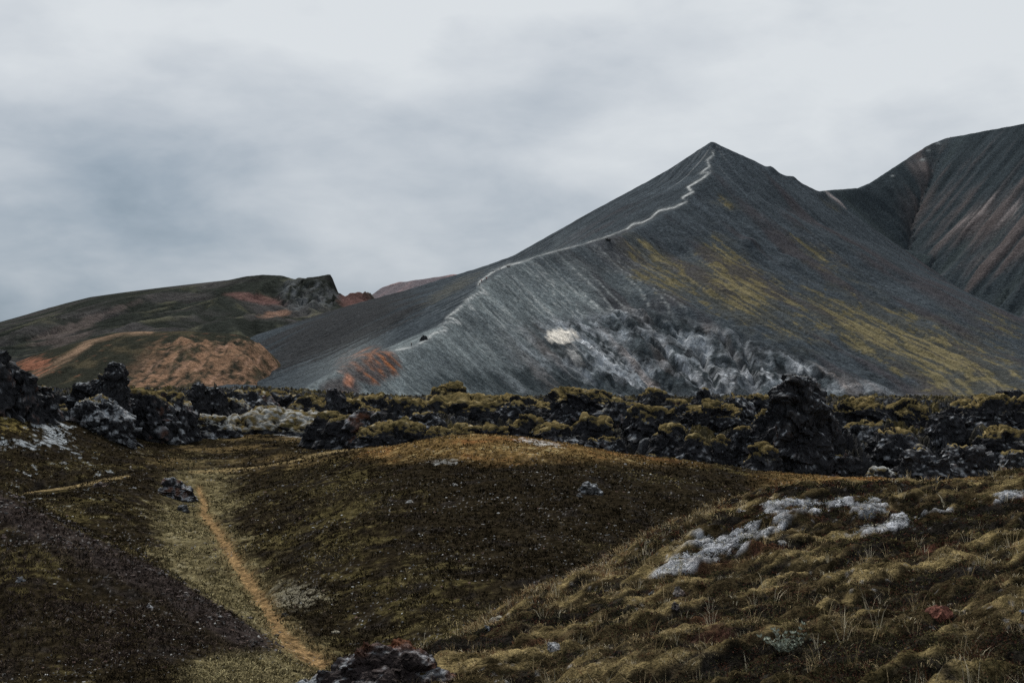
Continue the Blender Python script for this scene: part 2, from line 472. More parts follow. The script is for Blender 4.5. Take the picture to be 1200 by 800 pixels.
C = mixc(C, (0.17, 0.14, 0.13), np.clip(cliff * ss(.5, 1.5, L1 + blob(px, py, 960, 430, 60, 15)) * .5, 0, 1))
chn = ss(1.6, 4.2, FA + .5 * nz2)
blk = facet2(X / 17 + 1.3 * nz2, Y / 12 + nz1, 59, .8)
vs = fbm2((X * .9 - Zd * .45) / 2.6, (Zd * .9 + X * .45) / 13, 4, 66, .65); vb = fbm2((X * .8 + Zd * .6) / 30, (Zd * .8 - X * .6) / 9, 5, 67, .62)
C *= np.clip(1 + cliff * (.8 * blk + .9 * vs + .9 * vb), .3, 1.9)[..., None]
C = mixc(C, (0.27, 0.285, 0.31), np.clip(cliff * chn * ss(-.1, .3, nz1 + .5 * nz3 + .5 * ru2) * .6, 0, 1))
C = mixc(C, (0.26, 0.28, 0.285), np.clip(grey * ss(2.2, 4.2, FA) * ss(-.1, .3, gf) * .5, 0, 1))
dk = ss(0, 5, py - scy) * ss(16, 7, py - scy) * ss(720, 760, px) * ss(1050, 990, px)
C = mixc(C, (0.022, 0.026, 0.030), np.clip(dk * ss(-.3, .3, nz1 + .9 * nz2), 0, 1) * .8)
C = mixc(C, (0.030, 0.038, 0.043), np.clip(ss(422, 445, py + 40 * gf) * ss(470, 520, px) * ss(740, 660, px) * ss(-.35, .15, gf + .3 * nz1) * .85, 0, 1))
# moss in the gullies
mz = (0.75 * blob(px, py, 765, 300, 50, 16, 30) + 0.8 * blob(px, py, 775, 330, 60, 16, 20) + 1.1 * blob(px, py, 848, 320, 28, 42, -25) + 0.9 * blob(px, py, 880, 345, 30, 25, 20)
      + 0.55 * blob(px, py, 850, 240, 22, 10, 35) + .8 * blob(px, py, 985, 370, 60, 20, 30) + 0.8 * blob(px, py, 1020, 395, 35, 12, 30) + .55 * blob(px, py, 920, 380, 60, 30, 25) + 1.05 * blob(px, py, 1130, 435, 105, 48, 25)
      + 0.75 * blob(px, py, 1075, 405, 60, 20, 35) + .5 * blob(px, py, 975, 240, 18, 6, 35) + .45 * blob(px, py, 960, 300, 70, 20, 35) + .5 * blob(px, py, 1180, 380, 40, 12, 28) + .12 * blob(px, py, 590, 300, 50, 8, -25))
LLc = np.clip(LL, -1.6, 1.6); pat = fbm2(X / 18 + nz1, Y / 18, 5, 99, .65); mm = ss(.70, 1.0, mz * .80 + ss(.06, .5, mz) * (1.3 * pat + .30 * (FA - 2) + 0.16 * LLc + 0.2 * L2 + 0.25 * L3 + .3 * nz3))
C = mixc(C, (0.066, 0.061, 0.042), np.clip(ss(.15, .8, mz + .8 * pat) * ss(.05, .3, mz) * .35, 0, 1))
C = mixc(C, (0.098, 0.086, 0.046), np.clip(mm * .7, 0, 1))
C = mixc(C, (0.175, 0.150, 0.085), np.clip(ss(.9, 1.7, mz * .9 + ss(.1, .5, mz) * (0.9 * pat + 0.3 * L2 + 0.35 * L3)) * .6, 0, 1))
dstr = ss(1.0, 2.0, LL * .8 + L2 * .5) * ss(950, 1040, px)
C = mixc(C, (0.035, 0.038, 0.038), np.clip(dstr * .6, 0, 1))
# pale patch, rust bluff
C = mixc(C, (0.60, 0.57, 0.52), np.clip(ss(.42, .6, blob(px, py, 655, 394, 21, 13) + .14 * L3 + .12 * L2) * ss(384, 389, py + 2 * L3), 0, 1))
C = mixc(C, (0.36, 0.36, 0.36), np.clip(ss(.45, .9, blob(px, py, 672, 418, 14, 26, -25) + .22 * L3 + .1 * L2), 0, 1) * .7)
rb = ss(.35, .6, np.maximum(blob(px, py, 432, 428, 42, 24), .95 * blob(px, py, 400, 455, 28, 16)) + .12 * nz1)
C = mixc(C, (0.055, 0.045, 0.045), rb * .85)
C = mixc(C, (0.21, 0.085, 0.04), np.clip(rb * ss(.1, 1.0, nz2 * 1.2 + .9 * nz3 + .35 * L2 + .5 * blob(px, py, 443, 422, 30, 16)), 0, 1))
C = mixc(C, (0.30, 0.14, 0.09), np.clip(ss(.5, .8, blob(px, py, 408, 446, 8, 12) + .2 * nz2), 0, 1))
# shoulder behind the bluff: smooth pale grey flank
C = mixc(C, (0.105, 0.120, 0.127), np.clip(blob(px, py, 430, 405, 70, 22, -28) * ss(480, 400, px) * .8, 0, 1))
C = mixc(C, (0.028, 0.029, 0.031), np.clip(ss(.3, .7, blob(px, py, 395, 385, 120, 32, -22) + .12 * L1 + .08 * L2) * ss(560, 470, px) * .85, 0, 1))  # shade of the gully left of the ridge, painted dark into the ash
C = mixc(C, (0.125, 0.110, 0.070), np.clip(ss(.5, .9, blob(px, py, 530, 338, 55, 9, -28) + .25 * nz2 + .15 * L2) * .2, 0, 1))
# footpath, zigzagging on the crest
TRAIL = [(466, 408), (480, 404), (500, 396), (512, 384), (523, 378), (514, 384), (535, 374), (522, 366), (537, 376), (520, 371), (540, 360), (551, 361), (538, 353), (551, 358), (540, 345), (560, 336), (568, 343), (561, 331), (563, 326), (580, 317), (595, 309), (608, 307)]
TRAIL = [(462, 409), (482, 403), (497, 396), (505, 389), (516, 385), (522, 383), (513, 379), (520, 375), (529, 376), (537, 377), (526, 372), (521, 370), (533, 362), (540, 352), (548, 358), (552, 360), (541, 350), (560, 341), (569, 343), (562, 335), (561, 331), (568, 325), (580, 317), (597, 310), (608, 308)]
TRAIL2 = [(608, 308), (640, 297), (680, 287), (712, 277), (735, 268), (742, 262)]
TRAIL3 = [(735, 268), (742, 262), (752, 261), (763, 255), (772, 247), (790, 243), (805, 236), (800, 231), (812, 225), (806, 219), (822, 210), (833, 201), (820, 203), (832, 195), (828, 188), (836, 182), (836, 175)]
wob = .7 * perlin2(X / 6, Y / 6, 5)
TRAIL = [(a_ + (3.5 if b_ > 335 else 0) + (2.5 if i_ % 3 == 1 else -1) * (b_ > 335), b_ + (1.5 if b_ > 335 else 0)) for i_, (a_, b_) in enumerate(TRAIL)]
for tr, w_, st in ((TRAIL, .75, .95), (TRAIL2, .6, .4), (TRAIL3, .85, .8)):
    d_, _ = polydist(px + wob, py + wob * .6, tr)
    st = st * np.clip(.75 + 1.5 * perlin2(X / 11, Y / 11, 15) + .4 * nz3, .12, 1)
    C = mixc(C, (0.40, 0.42, 0.43), np.clip(ss(w_ + .6, w_ * .5, d_) * st, 0, 1))
    C = mixc(C, (0.17, 0.185, 0.19), np.clip(ss(w_ * 6, w_, d_) * .4 * st * (.7 + .4 * L3), 0, 1))
C *= 1.38
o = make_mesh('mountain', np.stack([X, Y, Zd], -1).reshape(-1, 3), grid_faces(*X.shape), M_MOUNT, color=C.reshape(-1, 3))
tag(o, kind='structure')
MT = (X, Y, Zd, res)
def mount_point(px_, py_):
    """ground point of the ash mountain seen at survey bearing px,py"""
    Xg, Yg, Zg, rs = MT
    for d in np.arange(560, 1700, 0.8):
        x, z = (px_ - CX) / FPX * d, (YH - py_) / FPX * d
        i, j = (x - Xg[0, 0]) / rs, (d - Yg[0, 0]) / rs
        if 0 <= i < Xg.shape[1] - 1 and 0 <= j < Xg.shape[0] - 1:
            if Zg[int(j), int(i)] >= z:
                return x, float(d), float(samp(Zg, np.array([i]), np.array([j]))[0])
    return None

# --- the striped mountain on the right
def QF(px_, py_):                                              # a flank dipping left and towards the viewer
    a_, b_ = (px_ - 600) / 1667, (440 - py_) / 1667
    return (px_, py_, 922 / (.46 + .66 * a_ - b_))
SAD = [(930, 232, 1640), (965, 222, 1660), (1005, 219, 1720), (1022, 212, 1760), (1045, 197, 1800), (1068, 182, 1830), (1090, 168, 1850), QF(1108, 161), QF(1135, 161), QF(1165, 154),
       QF(1200, 144), QF(1260, 128), QF(1340, 110)]
SPUR = [QF(1108, 161), QF(1096, 190), QF(1082, 225), QF(1068, 262), QF(1062, 300)]
GUL = [(1020, 222, 1740), (1036, 255, 1700), (1048, 290, 1640), (1075, 340, 1560)]
pts_r = [QF(1150, 200), QF(1200, 200), QF(1260, 200), QF(1120, 250), QF(1150, 260), QF(1200, 280), QF(1150, 310), QF(1200, 350), QF(1270, 350), QF(1340, 300), QF(1110, 300), QF(1100, 350),
         QF(1150, 400), QF(1250, 440), QF(1400, 440), QF(1400, 200), (970, 260, 1600), (980, 300, 1500), ('w', 200, 1450, -20), ('w', 300, 2050, 60), ('w', 600, 2250, 100), ('w', 900, 2200, 100)]
res = 2.4
X, Y, Z = tin((230, 960, 1250, 2300), res, pts_r, [SAD, SPUR, GUL], -20)
px, py = proj(X, Y, Z)
Z = blur(Z, 3)
nz1 = fbm2(X / 34, Y / 34, 3, 111); nz2 = fbm2(X / 12, Y / 12, 2, 121); nz3 = perlin2(X / 5, Y / 5, 131)
L1, L2, L3 = run_lines(Z, [nz1, nz2, nz3], 50, 1.2)
ER, FA = erode(Z, res, .02, 8, 2, 0, 13); ERc = np.clip(ER - ER.mean(), -16, 8)
offc = ss(0, 25, polydist(px, py, SAD)[0])
Zd = Z + offc * (L1 * 3.2 + L2 * 1.2 + L3 * .35 + ERc) + fbm2(X / 10, Y / 10, 3, 141) * .6
px, py = proj(X, Y, Zd)
C = np.empty(X.shape + (3,), F32); C[:] = (0.032, 0.041, 0.048)
C *= (1 + 0.14 * L2 + 0.10 * L3)[..., None]
rd = ss(.1, 1.3, L1 * .5 + .5 * L2 + .9 * blob(px, py, 1150, 260, 90, 50) + .5 * blob(px, py, 1190, 310, 60, 50)) * ss(1040, 1080, px)
C = mixc(C, (0.080, 0.068, 0.068), np.clip(rd * .8, 0, 1))
pk = ss(.8, 1.9, L2 * .7 + L1 * .4 + L3 * .25 + 1.3 * blob(px, py, 1140, 250, 55, 13, -38) + 1.3 * blob(px, py, 1185, 250, 40, 12, -45))
C = mixc(C, (0.24, 0.215, 0.215), np.clip(pk * (.7 + .3 * nz3), 0, 1))
C = mixc(C, (0.035, 0.045, 0.047), np.clip(ss(.6, 1.6, -L1 + .2 * L3) * .6, 0, 1))
for (ax, ay, aw) in ((1081, 187, 3), (1046, 206, 2), (1088, 176, 2), (1100, 168, 2)):
    C = mixc(C, (0.20, 0.22, 0.23), blob(px, py, ax, ay, aw, aw * .5))
C *= 1.35
o = make_mesh('mountain', np.stack([X, Y, Zd], -1).reshape(-1, 3), grid_faces(*X.shape), M_MOUNT, color=C.reshape(-1, 3))
tag(o, kind='structure')
MR = (X, Y, Zd, res)

# --- the long hill on the left with the cliff at its end
TOPL = [(-160, 405, 2000), (-60, 388, 2000), (0, 377, 2000), (53, 366, 2000), (77, 355, 1990), (105, 348, 1980), (140, 343, 1960), (187, 337, 1940), (230, 332, 1920), (267, 328, 1900), (290, 323, 1890), (310, 321, 1880),
        (330, 322, 1870), (347, 327, 1860), (367, 324, 1850), (388, 320, 1840)]
CLIFF = [(388, 320, 1840), (393, 333, 1838), (398, 352, 1835), (400, 372, 1830)]
RB = [(352, 350, 1770), (378, 347, 1770), (400, 343, 1790), (416, 341, 1800), (431, 339, 1810), (434, 352, 1800)]
SP1 = [(267, 328, 1900), (190, 342, 1800), (130, 356, 1700), (60, 378, 1600), (0, 400, 1500), (-60, 420, 1450)]
SP2 = [(330, 322, 1870), (280, 350, 1700), (215, 370, 1550), (140, 385, 1450), (60, 402, 1350), (0, 425, 1250)]
G1 = [(230, 345, 1830), (150, 366, 1700), (90, 385, 1600), (20, 402, 1500)]
pts_l = [(300, 372, 1500), (340, 378, 1450), (380, 385, 1450), (250, 385, 1400), (430, 395, 1450), (470, 400, 1500), (100, 398, 1430), (100, 420, 1200), (0, 445, 1150), (200, 420, 1200), (300, 430, 1200), (420, 440, 1200),
         (365, 372, 1650), (330, 362, 1700), (300, 355, 1750), ('w', -500, 2300, 0), ('w', -250, 2300, 0), ('w', -900, 2200, -10), ('w', -150, 2200, 0), (450, 420, 1900), (-160, 470, 1200), ('w', -160, 1860, 80)]
res = 3.0
X, Y, Z = tin((-1000, -60, 1150, 2350), res, pts_l, [TOPL, CLIFF, RB, SP1, SP2, G1], -20)
px, py = proj(X, Y, Z)
Z = blur(Z, 1)
nz1 = fbm2(X / 50, Y / 50, 3, 211); nz2 = fbm2(X / 16, Y / 16, 2, 221); nz3 = perlin2(X / 7, Y / 7, 231)
L1, L2, L3 = run_lines(Z, [nz1, nz2, nz3], 26, 1.0)
cm = ss(.25, .6, blob(px, py, 362, 347, 38, 22)) * ss(322, 330, py)
ER, FA = erode(Z, res, .012 + .03 * cm, 7, 2, 0, 23); ERc = np.clip(ER - ER.mean(), -14, 8)
offc = ss(0, 18, polydist(px, py, TOPL)[0])
rg = fbm2(X / 26, Y / 26, 4, 241, .6, ridge=True)
Zd = Z + offc * (L1 * 2.6 + L2 * .9 + 1.4 * ERc) + fbm2(X / 60, Y / 60, 4, 251) * 4 * offc + cm * (rg * 5 + 7 * facet2(X / 22, Y / 22, 259))
px, py = proj(X, Y, Zd)
C = np.empty(X.shape + (3,), F32); C[:] = (0.027, 0.031, 0.028)
C = mixc(C, (0.062, 0.060, 0.062), ss(-.1, .4, fbm2(X / 120, Y / 90, 3, 261)) * .8)
C = mixc(C, (0.11, 0.108, 0.075), np.clip(ss(.25, .9, nz1 + .25 * L2 + .3 * fbm2(X / 140, Y / 60, 3, 271)) * .55, 0, 1))
C *= (1 + .12 * L2 + .10 * L3)[..., None]
C = mixc(C, (0.11, 0.12, 0.13), np.clip(cm * (.5 + .9 * nz2 + .4 * L3), 0, 1))
C = mixc(C, (0.06, 0.05, 0.052), np.clip(cm * ss(.3, -.2, rg + .5 * nz2), 0, 1) * .8)
C = mixc(C, (0.23, 0.145, 0.11), np.clip(ss(.5, .9, blob(px, py, 322, 368, 24, 5, -6) + .6 * nz2 + .3 * nz3) , 0, 1) * .85)
C = mixc(C, (0.13, 0.075, 0.07), np.clip(ss(.4, .8, blob(px, py, 300, 350, 45, 7, 10) + blob(px, py, 415, 350, 25, 14) + .2 * nz2) * .8, 0, 1))
C = mixc(C, (0.105, 0.088, 0.085), np.clip(ss(.5, .9, blob(px, py, 130, 365, 60, 7, -20) + blob(px, py, 70, 395, 45, 14, -10) + .2 * L2) * .7, 0, 1))
o = make_mesh('hill', np.stack([X, Y, Zd], -1).reshape(-1, 3), grid_faces(*X.shape), M_FAR, color=C.reshape(-1, 3))
tag(o, kind='structure')

# --- the rust mound in front of it
TOPM = [(-120, 446, 1000), (-40, 436, 1000), (10, 428, 990), (43, 414, 985), (75, 404, 980), (107, 395, 975), (143, 387, 970), (200, 386, 965), (245, 388, 960), (287, 389, 955), (303, 402, 945), (317, 416, 940), (327, 440, 930), (335, 465, 920)]
SPM = [(143, 387, 970), (110, 405, 920), (75, 425, 880), (40, 440, 850), (0, 460, 820)]
CLM = [(150, 400, 930), (200, 394, 930), (250, 396, 930), (285, 400, 925)]
pts_o = [(100, 435, 860), (150, 440, 850), (200, 445, 850), (250, 450, 855), (300, 450, 875), (100, 468, 790), (200, 468, 800), (300, 468, 830), (0, 472, 760), (-120, 474, 760), ('w', -450, 1200, -15), ('w', -250, 1200, -15), ('w', -150, 1100, -17), (40, 452, 860), (20, 430, 910)]
res = 1.5
X, Y, Z = tin((-520, -120, 740, 1260), res, pts_o, [TOPM, SPM, CLM], -20)
px, py = proj(X, Y, Z)
Z = blur(Z, 45)
nz1 = fbm2(X / 24, Y / 24, 3, 311); nz2 = fbm2(X / 8, Y / 8, 2, 321); nz3 = perlin2(X / 3.2, Y / 3.2, 331)
L1, L2, L3 = run_lines(Z, [nz1, nz2, nz3], 30, 1.0)
ER, FA = erode(Z, res, .003 + .004 * ss(150, 200, px) * ss(398, 410, py), 8, 2, 0, 33); ERc = np.clip(ER - ER.mean(), -8, 4)
fac = ss(396, 404, py + 14 * nz2) * ss(146, 200, px + .9 * (py - 420) + 8 * nz1) * ss(332, 322, px)
Zd = Z + (L1 * .7 + L2 * .35 + ERc) * ss(1, 14, polydist(px, py, TOPM)[0]) + fac * (fbm2(X / 9, Y / 30, 5, 341, .65, ridge=True) * 2.4) + fbm2(X / 40, Y / 40, 3, 351)
px, py = proj(X, Y, Zd)
C = np.empty(X.shape + (3,), F32); C[:] = (0.030, 0.032, 0.026)
C = mixc(C, (0.090, 0.076, 0.050), np.clip(ss(0, .5, nz1 + .15 * L2) * .6, 0, 1))
C = mixc(C, (0.24, 0.150, 0.100), np.clip(fac * ss(-.35, .3, nz2 * .5 + .9 * fbm2(X / 4.5 + .8 * nz2, Zd / 20, 4, 361, .62) + .0 - .5 * ss(.1, .5, nz1)), 0, 1))
C = mixc(C, (0.33, 0.21, 0.155), np.clip(fac * ss(.1, .45, fbm2(X / 2.6 + .8 * nz2, Zd / 14, 4, 362, .62)), 0, 1) * .8)
C = mixc(C, (0.05, 0.045, 0.040), np.clip(fac * ss(.5, 1.1, 1.4 * nz1 + .8 * nz2 + .6 * blob(px, py, 265, 450, 22, 16) + .5 * blob(px, py, 300, 460, 15, 20) + .8 * blob(px, py, 250, 392, 60, 5)) * .8, 0, 1))
rim = ss(7, 1, polydist(px, py, [(40, 440), (60, 430), (85, 415), (107, 399), (143, 388), (175, 387)])[0] + 2 * nz2)
C = mixc(C, (0.27, 0.185, 0.13), np.clip(rim * (.7 + .2 * L2), 0, 1))
C = mixc(C, (0.26, 0.12, 0.08), np.clip(ss(.45, .95, .6 * nz2 + .4 * nz3 + blob(px, py, 38, 428, 30, 14) + .2 * nz2 + .1 * L2), 0, 1) * .85)
o = make_mesh('hill', np.stack([X, Y, Zd], -1).reshape(-1, 3), grid_faces(*X.shape), M_MOUNT, color=C.reshape(-1, 3))
tag(o, kind='structure')

# --- distant reddish hill and low far ridges
TOPF = [(400, 372, 3600), (435, 345, 3600), (447, 336, 3600), (470, 330, 3600), (500, 325, 3600), (530, 321, 3600), (580, 330, 3600), (640, 370, 3600)]
X, Y, Z = tin((-520, 240, 3100, 4100), 6.0, [(400, 385, 3300), (450, 380, 3300), (520, 380, 3300), (600, 400, 3300), ('w', -300, 4000, 0), ('w', 0, 4000, 0)], [TOPF], -20)
Z = blur(Z, 3)
nz1 = fbm2(X / 90, Y / 90, 3, 411); L1, L2 = run_lines(Z, [nz1, fbm2(X / 30, Y / 30, 2, 421)], 25, 1.0)
Zd = Z + L1 * 2.5 + L2
C = np.empty(X.shape + (3,), F32); C[:] = (0.15, 0.135, 0.15)
C = mixc(C, (0.30, 0.21, 0.215), np.clip(ss(-.2, 1.2, L1 * .5 + L2 * .4 + nz1), 0, 1))
o = make_mesh('hill', np.stack([X, Y, Zd], -1).reshape(-1, 3), grid_faces(*X.shape), M_FAR, color=C.reshape(-1, 3))
tag(o, kind='structure')

# ------------------------------------------------------------------ near ground (survey points: bearing px, level py, distance d)
GP = [
 # near hill
 (300, 850, 12.5), (450, 820, 12), (600, 820, 10.6), (750, 820, 9.4), (900, 820, 8.6), (1050, 820, 8.1), (1200, 820, 7.8), (1350, 820, 7.6),
 (600, 765, 13), (750, 745, 13), (900, 725, 12.6), (1050, 705, 12.5), (1200, 690, 12.2), (1350, 680, 12),
 (700, 700, 17), (850, 655, 17.5), (1000, 640, 17.5), (1200, 625, 17), (1350, 610, 17),
 (330, 840, 14), (400, 806, 15.5), (460, 792, 16.5), (520, 768, 17), (580, 730, 18.5), (640, 701, 19.5), (700, 669, 20.5), (760, 638, 22), (800, 621, 23), (850, 601, 24.5), (900, 590, 26),
 (960, 584, 27), (1030, 586, 27.5), (1100, 589, 27.5), (1150, 578, 27), (1200, 563, 27), (1300, 545, 27), (1400, 535, 27),
 (330, 880, 17), (400, 850, 19), (520, 810, 21), (640, 745, 25), (760, 675, 28), (850, 636, 31), (960, 616, 34), (1100, 618, 34), (1200, 598, 34), (1350, 575, 34),
 # valley floor and trail
 (420, 800, 32), (350, 772, 40), (310, 715, 48), (280, 652, 60), (245, 602, 76), (235, 582, 84), (250, 800, 31), (340, 800, 33), (520, 760, 36), (600, 740, 38), (700, 715, 42),
 (100, 850, 26), (0, 850, 26), (-100, 850, 26),
 # left spur
 (-100, 540, 50), (0, 576, 48), (60, 606, 47.5), (120, 632, 46.5), (180, 661, 45), (240, 697, 43), (290, 728, 41.5), (330, 756, 40), (200, 776, 35), (100, 790, 33), (0, 812, 31), (-100, 800, 31), (100, 700, 40), (0, 690, 39), (180, 720, 39),
 (-100, 590, 60), (0, 602, 60), (100, 648, 57), (200, 692, 53), (260, 722, 50),
 # left bank and terrace
 (200, 625, 67), (150, 595, 70), (60, 584, 72), (230, 655, 60), (0, 580, 75), (-100, 560, 80), (50, 576, 79), (140, 560, 82), (210, 552, 88), (300, 544, 92), (400, 530, 95),
 (100, 541, 88), (50, 522, 88), (0, 503, 88), (-100, 470, 90), (0, 452, 100), (-100, 420, 105), (40, 468, 100), (100, 496, 98), (150, 522, 98), (200, 530, 100), (300, 518, 106), (250, 514, 110), (380, 518, 110), (320, 506, 118), (220, 510, 114),
 (0, 470, 125), (100, 490, 125), (200, 500, 128), (320, 500, 130), (-100, 450, 130),
 # dome
 (430, 525, 90), (500, 515, 85), (560, 511, 83), (620, 514, 83), (680, 523, 83), (740, 536, 84), (800, 540, 84), (860, 547, 84), (960, 560, 85), (1050, 564, 86), (1200, 557, 90), (1350, 552, 95),
 (450, 541, 77), (560, 538, 73), (640, 548, 70), (720, 560, 70), (350, 560, 82), (300, 575, 78), (262, 604, 73), (320, 645, 59), (350, 692, 51.5), (400, 735, 44),
 (350, 602, 66), (450, 602, 61), (560, 602, 59), (680, 600, 60), (800, 592, 66), (900, 575, 75), (500, 662, 50.5), (600, 660, 50.5), (700, 650, 52), (800, 640, 55), (450, 720, 44.5), (550, 715, 44), (900, 615, 62), (1050, 595, 70), (1200, 590, 70),
 (500, 548, 96), (620, 550, 96), (740, 560, 96), (860, 562, 98), (1000, 568, 98), (1200, 566, 102), (1350, 560, 106),
 (450, 545, 105), (600, 548, 125), (800, 548, 125), (1000, 548, 125), (1200, 548, 125), (450, 540, 130), (1350, 545, 130), (-100, 800, 40),
]
KD = 9.0
def tkey(px_, d): return np.stack([np.asarray(px_, float) / 100, np.log(np.asarray(d, float)) * KD], -1)
gk = tkey([p[0] for p in GP], [p[2] for p in GP]); gz = np.array([P(*p)[2] for p in GP])
def tk(r2): return 0.5 * r2 * np.log(r2 + 1e-9)
n = len(GP)
A = np.zeros((n + 3, n + 3)); A[:n, :n] = tk(((gk[:, None] - gk[None]) ** 2).sum(-1)) + np.eye(n) * 0.02
A[:n, n] = 1; A[:n, n + 1:] = gk; A[n, :n] = 1; A[n + 1:, :n] = gk.T
sol = np.linalg.solve(A, np.concatenate([gz, np.zeros(3)]))
cgx = np.linspace(-260, 1460, 230); cgd = np.linspace(math.log(4.5), math.log(135), 330)
GX, GD = np.meshgrid(cgx, cgd)
q = tkey(GX.ravel(), np.exp(GD.ravel()))
CZ = sol[n] + q @ sol[n + 1:]
for i in range(n):
    CZ = CZ + sol[i] * tk(((q - gk[i]) ** 2).sum(-1))
CZ = CZ.reshape(GX.shape).astype(F32)
def base_z(px_, d):
    gi = (np.asarray(px_, float) - cgx[0]) / (cgx[1] - cgx[0]); gj = (np.log(np.asarray(d, float)) - cgd[0]) / (cgd[1] - cgd[0])
    return samp(CZ, np.atleast_1d(gi), np.atleast_1d(gj))

def streak(x, y):
    return fbm2((.8 * x + .6 * y) / 1.5, (.8 * y - .6 * x) / .42, 4, 1061, .6) + .5 * fbm2(x / 3.2, y / 3.2, 3, 1062)
NC, NR = 1180, 1500
pxs = np.linspace(-230, 1430, NC); lds = np.linspace(math.log(5.0), math.log(131), NR)
PX, LD = np.meshgrid(pxs, lds); D = np.exp(LD)
X = ((PX - CX) / FPX * D).astype(F32); Y = D.astype(F32)
Z0 = base_z(PX, D).astype(F32)
PY0 = YH - FPX * Z0 / Y
near = ss(34, 26, Y) * ss(330, 480, PX)                        # the near hill
d_top = ss(548, 530, PY0 + 6 * fbm2(X / 5, Y / 5, 3, 7)) * ss(400, 450, PX) * ss(60, 72, Y) * ss(93, 89, Y)
# hummocks
hum = 0
hum = hum + fbm2(X / 2.2, Y / 2.2, 4, 501) * (0.10 + 0.06 * near)
wl = worley2(X / 0.75 + .4 * perlin2(X, Y, 9), Y / 0.75, 511)
hum = hum + (0.5 - wl) * 0.13 * (0.35 + .7 * near)
wl3 = worley2(X / 1.7 + .5 * perlin2(X, Y, 19), Y / 1.1, 551)
hum = hum + (np.sqrt(np.clip(1 - wl3 * wl3 * 1.4, 0, 1)) - .6) * .11 * near
hum = hum + fbm2(X / .35, Y / .35, 3, 561, .6) * .05
wl2 = worley2(X / 0.27, Y / 0.27 + .3 * perlin2(X * 2, Y * 2, 8), 521)
hum = hum + (0.5 - wl2) * 0.05
hum = hum + fbm2(X / 9, Y / 9, 3, 531) * 0.35 * ss(20, 60, Y)
hum = hum + perlin2(X / .5, Y / .5, 541) * .05
nS = streak(X, Y)
hum = hum + .09 * ss(-.2, .4, nS) * near + .10 * fbm2(X / .55, Y / .35, 4, 571, .65) * near
Z = Z0 + hum
PXf, PYf = PX, YH - FPX * Z / Y
nA = fbm2(X / 6, Y / 6, 4, 601); nB = fbm2(X / 1.6, Y / 1.6, 4, 611); nC = fbm2(X / .45, Y / .45, 3, 621)
C = np.empty(X.shape + (3,), F32); C[:] = (0.026, 0.021, 0.013)
olb = .25 * blob(PXf, PYf, 400, 620, 90, 70) + .2 * blob(PXf, PYf, 500, 720, 120, 30) - .55 * blob(PXf, PYf, 640, 610, 190, 65) - .25 * blob(PXf, PYf, 100, 720, 120, 50)
C = mixc(C, (0.092, 0.078, 0.034), np.clip(ss(.05, .45, nA * .7 + nB * .5 + .5 * nC + olb), 0, 1) * .85)
nD = fbm2(X / .25, Y / .25, 2, 625, .7)
C *= (.78 + .22 * near)[..., None]
C = mixc(C, (0.018, 0.016, 0.015), np.clip(ss(.05, .5, -nB + .4 * nC), 0, 1) * .8)
# olive and straw valley floor
vf = ss(.25, .95, 1.15 * np.exp(-(polydist(PXf, PYf, [(235, 585), (225, 620), (235, 660), (270, 700), (300, 745), (330, 775), (270, 790)])[0] / 52) ** 2) + .45 * nA + .35 * nB + .2 * nC) * ss(28, 31, Y) * (1 - ss(0, 1, near))
spur = ss(0, 6, PYf - np.interp(PXf, [-200, 0, 60, 120, 180, 240, 290, 330], [520, 576, 606, 632, 661, 697, 728, 756])) * ss(52, 48, Y) * ss(342, 325, PXf) * ss(785, 765, PYf + (PXf - 200) * .12)
vf = vf * (1 - spur)
C = mixc(C, (0.150, 0.130, 0.070), np.clip(vf * (.7 + .7 * nB + .4 * nC), 0, 1))
C = mixc(C, (0.19, 0.175, 0.120), np.clip(vf * ss(.15, .5, nB * .7 + nC * .5), 0, 1) * .6)
C = mixc(C, (0.20, 0.19, 0.145), np.clip(ss(.3, .9, blob(PXf, PYf, 345, 700, 40, 18) * 1.0 + .6 * nC + .3 * nB) * .7, 0, 1))
# spur of crumbly red brown lava grit
C = mixc(C, (0.034, 0.028, 0.027), np.clip(spur * ss(.2, .7, 1.0 * np.exp(-((PYf - np.interp(PXf, [0, 60, 120, 180, 240, 290, 330], [576, 606, 632, 661, 697, 728, 756])) / 40) ** 2) + .4 * nB) * .9, 0, 1))
# brown turf on the dome top and plain
tb = np.clip(d_top + ss(72, 80, Y) * ss(860, 960, PX) * ss(600, 580, PYf), 0, 1)
C = mixc(C, (0.165, 0.110, 0.045), np.clip(tb * (.75 + .7 * nB + .4 * nC), 0, 1))
C = mixc(C, (0.165, 0.075, 0.030), np.clip(tb * ss(0, .4, nA + .5 * nB) * .7, 0, 1))
C = mixc(C, (0.27, 0.235, 0.13), np.clip(tb * ss(.15, .5, -nA * .6 + .7 * nC + .4 * nB) * .7, 0, 1))
C = mixc(C, (0.33, 0.34, 0.34), np.clip(ss(.62, .95, blob(PXf, PYf, 630, 518, 45, 6, 8) + .7 * blob(PXf, PYf, 505, 527, 14, 3) + .55 * nC + .2 * nB), 0, 1) * .8)
C = mixc(C, (0.20, 0.215, 0.22), np.clip(ss(.75, 1.1, blob(PXf, PYf, 520, 541, 42, 7) + .6 * blob(PXf, PYf, 720, 545, 14, 5) + .7 * nC), 0, 1) * .7)
